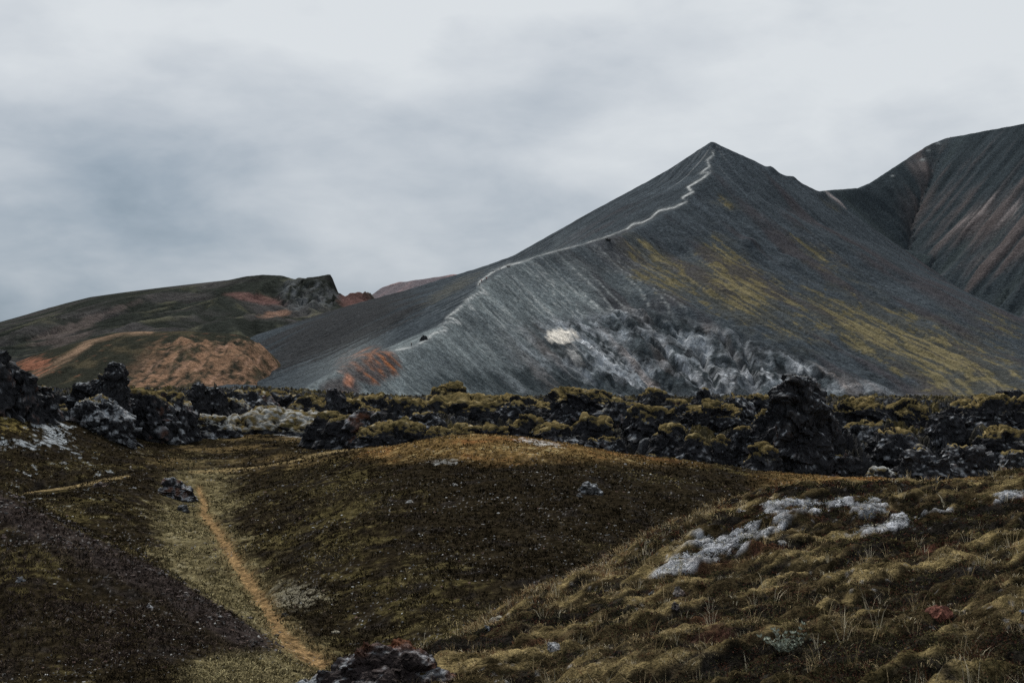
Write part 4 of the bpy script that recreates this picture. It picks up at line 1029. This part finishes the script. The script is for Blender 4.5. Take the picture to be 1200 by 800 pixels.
def leaves_clump(cpos, per, rad, leaf, colors, name, flat=.6):
    m = len(cpos); k = m * per
    u = rg_.normal(size=(k, 3)); u /= np.linalg.norm(u, axis=1, keepdims=True); u[:, 2] = np.abs(u[:, 2]) * flat
    c = np.repeat(cpos, per, 0) + u * (np.repeat(rad, per) * rg_.uniform(.5, 1, k))[:, None]
    a_ = rg_.normal(size=(k, 3)) + u * .8; a_ /= np.linalg.norm(a_, axis=1, keepdims=True)
    b_ = np.cross(a_, rg_.normal(size=(k, 3))); b_ /= np.linalg.norm(b_, axis=1, keepdims=True)
    lf = (np.repeat(leaf, per) * rg_.uniform(.6, 1.3, k))[:, None]
    v = np.stack([c - a_ * lf, c + b_ * lf * .35, c + a_ * lf, c - b_ * lf * .35], 1).reshape(-1, 3)
    i = np.arange(k)[:, None] * 4
    cl_ = np.repeat(colors, per, 0) * rg_.uniform(.6, 1.5, (k, 1))
    o_ = make_mesh(name, v, i + [0, 1, 2, 3], M_LEAF, smooth=False, color=np.repeat(cl_, 4, 0))
    return tag(o_, kind='stuff')
PAL = np.array([(0.58, 0.46, 0.27), (0.37, 0.28, 0.145), (0.17, 0.14, 0.075), (0.20, 0.10, 0.055), (0.62, 0.55, 0.40), (0.06, 0.052, 0.035)], F32)
def pick(n_, w_):
    return PAL[rg_.choice(len(PAL), n_, p=np.array(w_) / sum(w_))]
# near hill: straw and olive tufts in drifts
def acc_near(a_, d):
    x = (a_ - CX) / FPX * d
    dr = ss(.08, .42, streak(x, d)) * .9 + .05
    return np.clip(fld(NEAR, a_, d) * dr * (1 - .93 * fld(FM, a_, d)), 0, 1)
a_, d, p = scatter(46000, -150, 1380, 5.6, 33, acc_near)
blades(p, 11, rg_.uniform(.022, .065, len(p)) , np.clip(d * .00035, .0028, .008), rg_.uniform(.03, .10, len(p)), pick(len(p), (4, 3, 3, 2.4, 1.8, 5)), lean=1.1)
a_, d, p = scatter(500, 380, 1380, 7, 28, lambda a_, d: fld(NEAR, a_, d) * (1 - fld(FM, a_, d)))
blades(p, 7, rg_.uniform(.13, .24, len(p)), np.clip(d * .0003, .002, .006), rg_.uniform(.02, .06, len(p)), pick(len(p), (4, 2, 1, .6, 3, 0)), lean=.6)
# russet straw fringe along the crest of the near hill
CPX = [380, 460, 520, 580, 640, 700, 760, 800, 850, 900, 960, 1030, 1100, 1200, 1400]; CD = [15, 16.5, 17.2, 18.6, 19.6, 20.6, 22, 23, 24.6, 26, 27, 27.6, 27.6, 27, 27]
a_, d, p = scatter(26000, 380, 1380, 13, 31, lambda a_, d: np.exp(-((d - np.interp(a_, CPX, CD)) / 2.4) ** 2) * (1 - .9 * fld(FM, a_, d)) * .8)
blades(p, 9, rg_.uniform(.05, .14, len(p)), np.clip(d * .0003, .003, .008), rg_.uniform(.03, .09, len(p)), pick(len(p), (5, 3, 1, 3.5, 1.5, 0)), lean=.9)
# dark creeping heath between the tufts
def acc_heath(a_, d):
    x = (a_ - CX) / FPX * d
    return np.clip(fld(NEAR, a_, d) * ss(.25, .0, streak(x, d)) * (1 - .9 * fld(FM, a_, d)), 0, 1)
a_, d, p = scatter(60000, -150, 1380, 5.6, 33, acc_heath)
hc = np.array([(0.018, 0.019, 0.013), (0.030, 0.026, 0.016), (0.060, 0.028, 0.020), (0.055, 0.052, 0.025)], F32)[rg_.randint(0, 4, len(p))]
leaves_clump(p, 15, rg_.uniform(.05, .12, len(p)), np.clip(d * .0009, .010, .022), hc, 'heather')
# low moss cushions
a_, d, p = scatter(9000, -150, 1380, 5.6, 33, lambda a_, d: fld(NEAR, a_, d) * ss(.05, .35, fbm2((a_ - CX) / FPX * d / .9, d / .9, 3, 1051)) * (1 - fld(FM, a_, d)))
mc = np.array([(0.20, 0.17, 0.07), (0.26, 0.22, 0.11), (0.14, 0.13, 0.055)], F32)[rg_.randint(0, 3, len(p))]
leaves_clump(p, 26, rg_.uniform(.05, .13, len(p)), np.clip(d * .0006, .006, .014), mc, 'moss_cushions', flat=.45)
# woolly pale moss
a_, d, p = scatter(15000, 700, 1380, 14, 33, lambda a_, d: fld(FM, a_, d) ** 2)
wc = np.array([(0.42, 0.44, 0.46), (0.30, 0.32, 0.33), (0.36, 0.34, 0.27)], F32)[rg_.randint(0, 3, len(p))]
leaves_clump(p, 10, rg_.uniform(.03, .08, len(p)), rg_.uniform(.012, .02, len(p)), wc, 'pale_moss')
# far slopes: small tufts and heath
def acc_mid(a_, d):
    x = (a_ - CX) / FPX * d
    return np.clip((1 - fld(NEAR, a_, d)) * (1 - fld(TM, a_, d)) * ss(-.5, .3, fbm2(x / 3, d / 3, 3, 1011)), 0, 1)
a_, d, p = scatter(150000, -120, 1330, 29, 118, acc_mid)
vf_, tb_, sp_ = np.clip(fld(VF, a_, d), 0, 1), np.clip(fld(TB, a_, d), 0, 1), np.clip(fld(SPUR, a_, d), 0, 1)
x = p[:, 0]
ol = ss(.02, .4, .25 * blob(a_, d, 400, 62, 90, 10) - .5 * blob(a_, d, 640, 60, 190, 11) + fbm2(x / 5, d / 5, 3, 1021) + .2 * fbm2(x / 1, d / 1, 2, 1031))
base = mixc(np.tile(np.array([[0.024, 0.019, 0.012]], F32), (len(p), 1)), (0.120, 0.098, 0.050), ol)
base = mixc(base, (0.175, 0.152, 0.084), vf_ * .9)
base = mixc(base, (0.20, 0.135, 0.058), tb_ * .85)
base = mixc(base, (0.045, 0.034, 0.030), sp_ * .8)
base *= np.where(rg_.rand(len(p), 1) < .62, rg_.uniform(.4, .8, (len(p), 1)), rg_.uniform(1.3, 2.9, (len(p), 1)))
blades(p, 4, rg_.uniform(.06, .15, len(p)), np.clip(d * .0008, .02, .07), rg_.uniform(.05, .16, len(p)), base, lean=1.3)
# grit and pebbles
def pebbles(n_, acc, s0, s1, cols, px0, px1, d0, d1):
    a_, d, p = scatter(n_, px0, px1, d0, d1, acc)
    v0, f0 = ico(1); k = len(p)
    sc = rg_.uniform(.5, 1, (k, 1, 3)) * (s0 + (s1 - s0) * rg_.rand(k, 1, 1) ** 3) * (.4 + .6 * (d / 60))[:, None, None]
    v = v0[None] * (1 + .25 * rg_.normal(size=(k, len(v0), 1))) * sc
    v[..., 2] *= .7
    v = v + p[:, None]
    f_ = (f0[None] + (np.arange(k) * len(v0))[:, None, None]).reshape(-1, 3)
    c = np.array(cols, F32)[rg_.randint(0, len(cols), k)] * rg_.uniform(.7, 1.2, (k, 1))
    return tag(make_mesh('gravel', v.reshape(-1, 3), f_, M_STONE, smooth=False, color=np.repeat(c, len(v0), 0)), kind='stuff')
def acc_peb(a_, d):
    x = (a_ - CX) / FPX * d
    return np.clip((1 - fld(TM, a_, d)) * ss(.0, .45, fbm2(x / 5, d / 5, 3, 1041) + .05 + .35 * blob(a_, d, 620, 60, 260, 16) + .3 * fld(SPUR, a_, d)), 0, 1)
pebbles(14000, acc_peb, .025, .09, [(0.24, 0.24, 0.24), (0.15, 0.15, 0.15), (0.42, 0.43, 0.43), (0.14, 0.09, 0.075), (0.10, 0.10, 0.10)], -120, 1330, 30, 100)
# crumbly lava grit along the spur crest
SPX = [-100, 0, 60, 120, 180, 240, 290, 330]; SPD = [50, 47.5, 47, 46, 44.7, 42.7, 41.2, 39.8]
pebbles(11000, lambda a_, d: np.exp(-((d - np.interp(a_, SPX, SPD) + 1.0) / 2.2) ** 2) * ss(-.25, .3, fbm2((a_ - CX) / FPX * d / 1.2, d / 1.2, 3, 1071)) * ss(340, 320, a_), .02, .15, [(0.04, 0.034, 0.033), (0.06, 0.045, 0.043), (0.03, 0.028, 0.028), (0.14, 0.13, 0.13)], -120, 335, 38, 51)

# ------------------------------------------------------------------ single stones and outcrops
def stone(px_, py_, wpx, hpx, label, tone, name='stone', cat='stone', kind='lump', seed=0, moss=0, sub=3, group=None, grey=.5, rust=0, dmin=5.5):
    x, d, z = ground_hit(px_, py_ + hpx * .5, dmin)
    w_ = wpx / FPX * d; h_ = hpx / FPX * d
    if name == 'stone': w_ *= .8; h_ *= .8; tone = tuple(q_ * .7 for q_ in tone); kind = 'mound'
    o_ = make_rock(name, (x, d, z - h_ * .55), w_, w_ * .85, h_ * 1.3, 500 + seed, sub=sub, kind=kind, moss=moss, tone=tone, grey=grey, rust=rust)
    return tag(o_, label, cat, group)
stone(794, 690, 13, 12, 'white stone with an orange lichen spot on the near hill', (0.45, 0.43, 0.41), seed=1, rust=.5)
stone(765, 692, 9, 7, 'small flat white stone left of the orange spotted stone', (0.38, 0.38, 0.38), seed=2)
stone(790, 706, 13, 9, 'dull grey stone below the orange spotted stone', (0.16, 0.14, 0.14), seed=3)
stone(1102, 711, 24, 16, 'brick red stone half sunk in the turf of the near hill', (0.28, 0.12, 0.09), seed=4, grey=.1)
stone(1199, 715, 14, 12, 'bluish stone at the right edge of the near hill', (0.22, 0.26, 0.33), seed=5, grey=.1)
stone(917, 634, 11, 9, 'bright white stone just under the frosted moss patch', (0.5, 0.5, 0.5), seed=6, grey=.2)
stone(583, 722, 15, 8, 'pale cream stone where the near hill meets the valley', (0.46, 0.44, 0.38), seed=7, grey=.2)
stone(570, 733, 10, 8, 'bluish white stone just below the cream one', (0.33, 0.36, 0.40), seed=8)
stone(645, 754, 10, 8, 'grey pointed stone alone on the lower left of the near hill', (0.27, 0.27, 0.28), seed=9)
stone(205, 566, 44, 30, 'dark frosted boulder beside the fork of the trails', (0.04, 0.04, 0.045), name='boulder', cat='boulder', kind='mound', seed=10, sub=6, grey=.75, rust=.5, dmin=40)
stone(214, 593, 13, 10, 'small dark boulder at the head of the ochre trail', (0.04, 0.04, 0.04), name='boulder', cat='boulder', seed=11, sub=4, dmin=40)
stone(690, 568, 26, 18, 'pale knobbly rock standing out of the dark dome slope', (0.07, 0.07, 0.07), name='boulder', cat='boulder', kind='mound', seed=12, sub=5, grey=.8, dmin=40)
stone(679, 578, 10, 7, 'small pale rock at the left foot of the knobbly rock', (0.2, 0.2, 0.2), seed=13, sub=3, dmin=40)
stone(533, 566, 8, 5, 'white stone high on the dark dome slope', (0.5, 0.5, 0.48), seed=14, dmin=40)
stone(481, 586, 12, 5, 'flat tan stone on the dark dome slope', (0.36, 0.33, 0.26), seed=15, dmin=40)
stone(75, 541, 9, 5, 'white stone on the left bank under the frosted patch', (0.5, 0.49, 0.46), seed=16, dmin=60)
stone(78, 547, 7, 4, 'yellowish stone touching the white one on the left bank', (0.36, 0.32, 0.18), seed=17, dmin=60)
stone(118, 566, 16, 8, 'brown boulder on the left trail', (0.09, 0.07, 0.06), name='boulder', cat='boulder', seed=18, sub=4, dmin=60)
stone(157, 570, 8, 4, 'pale stone right of the brown boulder', (0.36, 0.36, 0.33), seed=19, dmin=60)
stone(175, 709, 12, 6, 'pinkish grey stone on the dark spur', (0.2, 0.17, 0.17), seed=20, dmin=30)
stone(192, 781, 13, 7, 'reddish stone at the foot of the dark spur', (0.22, 0.12, 0.10), seed=21, dmin=25)
stone(334, 718, 12, 6, 'dark clod beside the lower trail', (0.02, 0.02, 0.02), seed=22, dmin=30, grey=.1)
stone(24, 676, 12, 8, 'pale blue grey stone at the left of the dark spur', (0.24, 0.25, 0.27), seed=23, dmin=30)
stone(393, 738, 14, 5, 'whitish slab in the straw right of the trail', (0.36, 0.34, 0.27), seed=24, dmin=30)
stone(744, 651, 8, 6, 'white stone on the dome slope near the straw crest', (0.42, 0.42, 0.4), seed=25, dmin=30)
stone(458, 768, 150, 78, 'crumbling red and black lava outcrop at the bottom of the picture', (0.045, 0.036, 0.036), name='lava_outcrop', cat='lava outcrop', kind='mound', seed=31, sub=6, grey=.55, rust=.9)
stone(385, 800, 130, 44, 'low lava rubble ridge running left from the red outcrop', (0.035, 0.033, 0.035), name='lava_outcrop', cat='lava outcrop', kind='mound', seed=32, sub=6, grey=.5, rust=.3)

# ------------------------------------------------------------------ silvery dwarf willow
def willow(px_, py_, wpx):
    x, d, z = ground_hit(px_, py_)
    r = wpx / FPX * d / 2
    e = bpy.data.objects.new('dwarf_willow', None); COL.objects.link(e); e.location = (x, d, z - .02)
    tag(e, 'low silvery dwarf willow with upright leafy twigs on the near hill', 'shrub')
    st = []; lf = []
    for k in range(26):
        az = rg_.uniform(0, 2 * math.pi); el = rg_.uniform(.25, 1.0); L = r * rg_.uniform(.55, 1.15)
        p0 = np.array([rg_.uniform(-.3, .3) * r, rg_.uniform(-.2, .2) * r, 0]); dr = np.array([math.cos(az) * (1 - el * .6), math.sin(az) * (1 - el * .6) * .6, el * .55])
        pts_ = [p0 + dr * L * t_ + np.array([0, 0, .12 * L * t_ * t_]) for t_ in np.linspace(0, 1, 7)]
        st.append(pts_)
        for i in range(1, 7):
            for sgn in range(5):
                lf.append((pts_[i], dr, rg_.uniform(0, 2 * math.pi)))
    v = []; f_ = []
    for pts_ in st:
        for i in range(6):
            a1_, b1_ = pts_[i], pts_[i + 1]; w0 = .004 * (1 - i / 8)
            b = len(v)
            for q_ in (a1_, b1_):
                for an in range(4):
                    v.append(q_ + np.array([math.cos(an * 1.571) * w0, math.sin(an * 1.571) * w0, 0]))
            for an in range(4):
                f_.append((b + an, b + (an + 1) % 4, b + 4 + (an + 1) % 4, b + 4 + an))
    o_ = make_mesh('twigs', np.array(v), np.array(f_), M_LEAF, parent=e, color=np.tile(np.array([[.12, .09, .06]], F32), (len(v), 1)))
    v = []; f_ = []; c = []
    for q_, dr, an in lf:
        l_ = rg_.uniform(.022, .04); out = np.array([math.cos(an), math.sin(an), rg_.uniform(.2, 1.0)]) + dr * .6; out /= np.linalg.norm(out)
        sd_ = np.cross(out, rg_.normal(size=3)); sd_ /= np.linalg.norm(sd_)
        b = len(v); v += [q_, q_ + out * l_ * .5 + sd_ * l_ * .22, q_ + out * l_, q_ + out * l_ * .5 - sd_ * l_ * .22]; f_.append((b, b + 1, b + 2, b + 3))
        c += [np.array([.27, .30, .25]) * rg_.uniform(.7, 1.3)] * 4
    make_mesh('foliage', np.array(v), np.array(f_), M_LEAF, smooth=False, parent=e, color=np.array(c, F32))
willow(925, 762, 84)

# ------------------------------------------------------------------ hikers on the mountain path
def flat_mat(name, c, rough=.8):
    m = bpy.data.materials.new(name); m.use_nodes = True
    b = m.node_tree.nodes['Principled BSDF']; b.inputs['Base Color'].default_value = (*c, 1); b.inputs['Roughness'].default_value = rough
    return m
def skin_mesh(name, chain, mat, root=0):
    vs, rad, ed = chain
    me = bpy.data.meshes.new(name); me.from_pydata(vs, ed, []); me.materials.append(mat)
    o_ = bpy.data.objects.new(name, me); COL.objects.link(o_)
    md = o_.modifiers.new('skin', 'SKIN'); md.use_smooth_shade = True
    if not me.skin_vertices:
        me.skin_vertices.new()
    for i, r in enumerate(rad):
        me.skin_vertices[0].data[i].radius = (r, r) if not isinstance(r, tuple) else r
        me.skin_vertices[0].data[i].use_root = (i == root)
    sb = o_.modifiers.new('sub', 'SUBSURF'); sb.levels = sb.render_levels = 1
    return o_
MSKIN = flat_mat('skin', (.45, .28, .2)); MTRS = flat_mat('dark_trousers', (.02, .022, .028)); MPACK = flat_mat('pack_cloth', (.03, .035, .04)); MHAIR = flat_mat('hair', (.04, .025, .015))
def person(loc, heading, jacket, label, group, stride=.22, lean=.08):
    e_ch = ([(0, 0, .95), (0, lean * .4, 1.15), (0, lean, 1.38), (0, lean * 1.1, 1.50), (0, lean * 1.2, 1.60), (0, lean * 1.2, 1.70),
             (-.10, 0, .90), (-.10, stride, .50), (-.10, stride * .9, .10), (-.10, stride + .14, .03), (.10, 0, .90), (.10, -stride * .2, .50), (.10, -stride * 1.3, .12), (.10, -stride * 1.1 + .1, .03),
             (-.19, lean, 1.40), (-.24, -.08, 1.13), (-.22, .12, .95), (-.215, .18, .88), (.19, lean, 1.40), (.24, .10, 1.14), (.22, .30, 1.02), (.215, .37, .98)],
            [(.15, .11), (.14, .10), (.16, .11), .055, .085, .08, .085, .058, .042, .035, .085, .058, .042, .035, .06, .045, .034, .03, .06, .045, .034, .03],
            [(0, 1), (1, 2), (2, 3), (3, 4), (4, 5), (0, 6), (6, 7), (7, 8), (8, 9), (0, 10), (10, 11), (11, 12), (12, 13), (2, 14), (14, 15), (15, 16), (16, 17), (2, 18), (18, 19), (19, 20), (20, 21)])
    b = skin_mesh('person', e_ch, MSKIN)
    b.location = loc; b.rotation_euler = (0, 0, heading); b.scale = (1.15,) * 3
    tag(b, label, 'person', group)
    V_, Rr, _ = e_ch
    def sub(ids, edges, grow, name, mat):
        o_ = skin_mesh(name, ([V_[i] for i in ids], [tuple(q_ + grow for q_ in (Rr[i] if isinstance(Rr[i], tuple) else (Rr[i], Rr[i]))) for i in ids], [(ids.index(a_), ids.index(c_)) for a_, c_ in edges]), mat)
        o_.parent = b
    sub([0, 1, 2, 14, 15, 16, 18, 19, 20], [(0, 1), (1, 2), (2, 14), (14, 15), (15, 16), (2, 18), (18, 19), (19, 20)], .025, 'jacket', jacket)
    sub([0, 6, 7, 8, 10, 11, 12], [(0, 6), (6, 7), (7, 8), (0, 10), (10, 11), (11, 12)], .02, 'trousers', MTRS)
    o_ = skin_mesh('hair', ([(0, lean * 1.15, 1.68), (0, lean * 1.1, 1.735)], [.09, .07], [(0, 1)]), MHAIR); o_.parent = b
    o_ = skin_mesh('backpack', ([(0, lean - .24, 1.05), (0, lean - .26, 1.25), (0, lean - .2, 1.42)], [(.15, .10), (.16, .12), (.12, .08)], [(0, 1), (1, 2)]), MPACK); o_.parent = b
    return b
MJR = flat_mat('red_jacket', (.55, .03, .03)); MJD = flat_mat('black_jacket', (.015, .016, .02)); MJP = flat_mat('dark_jacket', (.04, .05, .07))
def on_mountain(px_, py_, T=None, y0=560, y1=1700):
    Xg, Yg, Zg, rs = T or MT
    for d in np.arange(y0, y1, 0.6):
        x, z = (px_ - CX) / FPX * d, (YH - py_) / FPX * d
        i, j = (x - Xg[0, 0]) / rs, (d - Yg[0, 0]) / rs
        if 0 <= i < Xg.shape[1] - 1 and 0 <= j < Xg.shape[0] - 1:
            zt_ = float(samp(Zg, np.array([i]), np.array([j]))[0])
            if zt_ >= z:
                return (float(x), float(d), zt_ - .02)
    return (0, 900, 0)
HG = 'hikers on the mountain path'
for px_, py_, mj, lab in ((482, 406, MJD, 'hiker in black alone at the foot of the zigzag path'), (564, 331, MJR, 'hiker in red jacket, lower of the two on the bend of the path'),
                          (570, 328, MJR, 'hiker in red jacket, upper of the two on the bend of the path'), (562, 335, MJD, 'hiker in dark clothes right behind the two red jackets'),
                          (578, 319, MJD, 'hiker in black, last of the group above the red jackets'), (586, 317, MJP, 'hiker in dark blue in the middle of the group above the red jackets'),
                          (593, 312, MJD, 'hiker in black leading the group where the path leaves the bend')):
    person(on_mountain(px_, py_), R(-30), mj, lab, HG)
for px_, py_, lab in ((1114, 162, 'hiker standing alone on the top of the right mountain'),):
    x, y, z = on_mountain(px_, py_, MR, 1700, 2100)
    person((x, y, z), R(60), MJD, lab, None, stride=.1)
# dark rocks beside the path
for px_, py_, w_, h_, lab, sd_ in ((497, 398, 3.4, 3.2, 'dark boulder beside the foot of the zigzag path', 61), (712, 281, 4.5, 2.0, 'dark rock knob where the ridge path levels out', 62), (596, 313, 2.2, 1.8, 'dark outcrop beside the last hikers of the group', 63)):
    x, y, z = on_mountain(px_, py_)
    o = make_rock('boulder', (x, y, z - .8), w_, w_ * .8, h_, sd_, sub=4, kind='lump', tone=(.035, .038, .04), grey=.3)
    tag(o, lab, 'boulder')
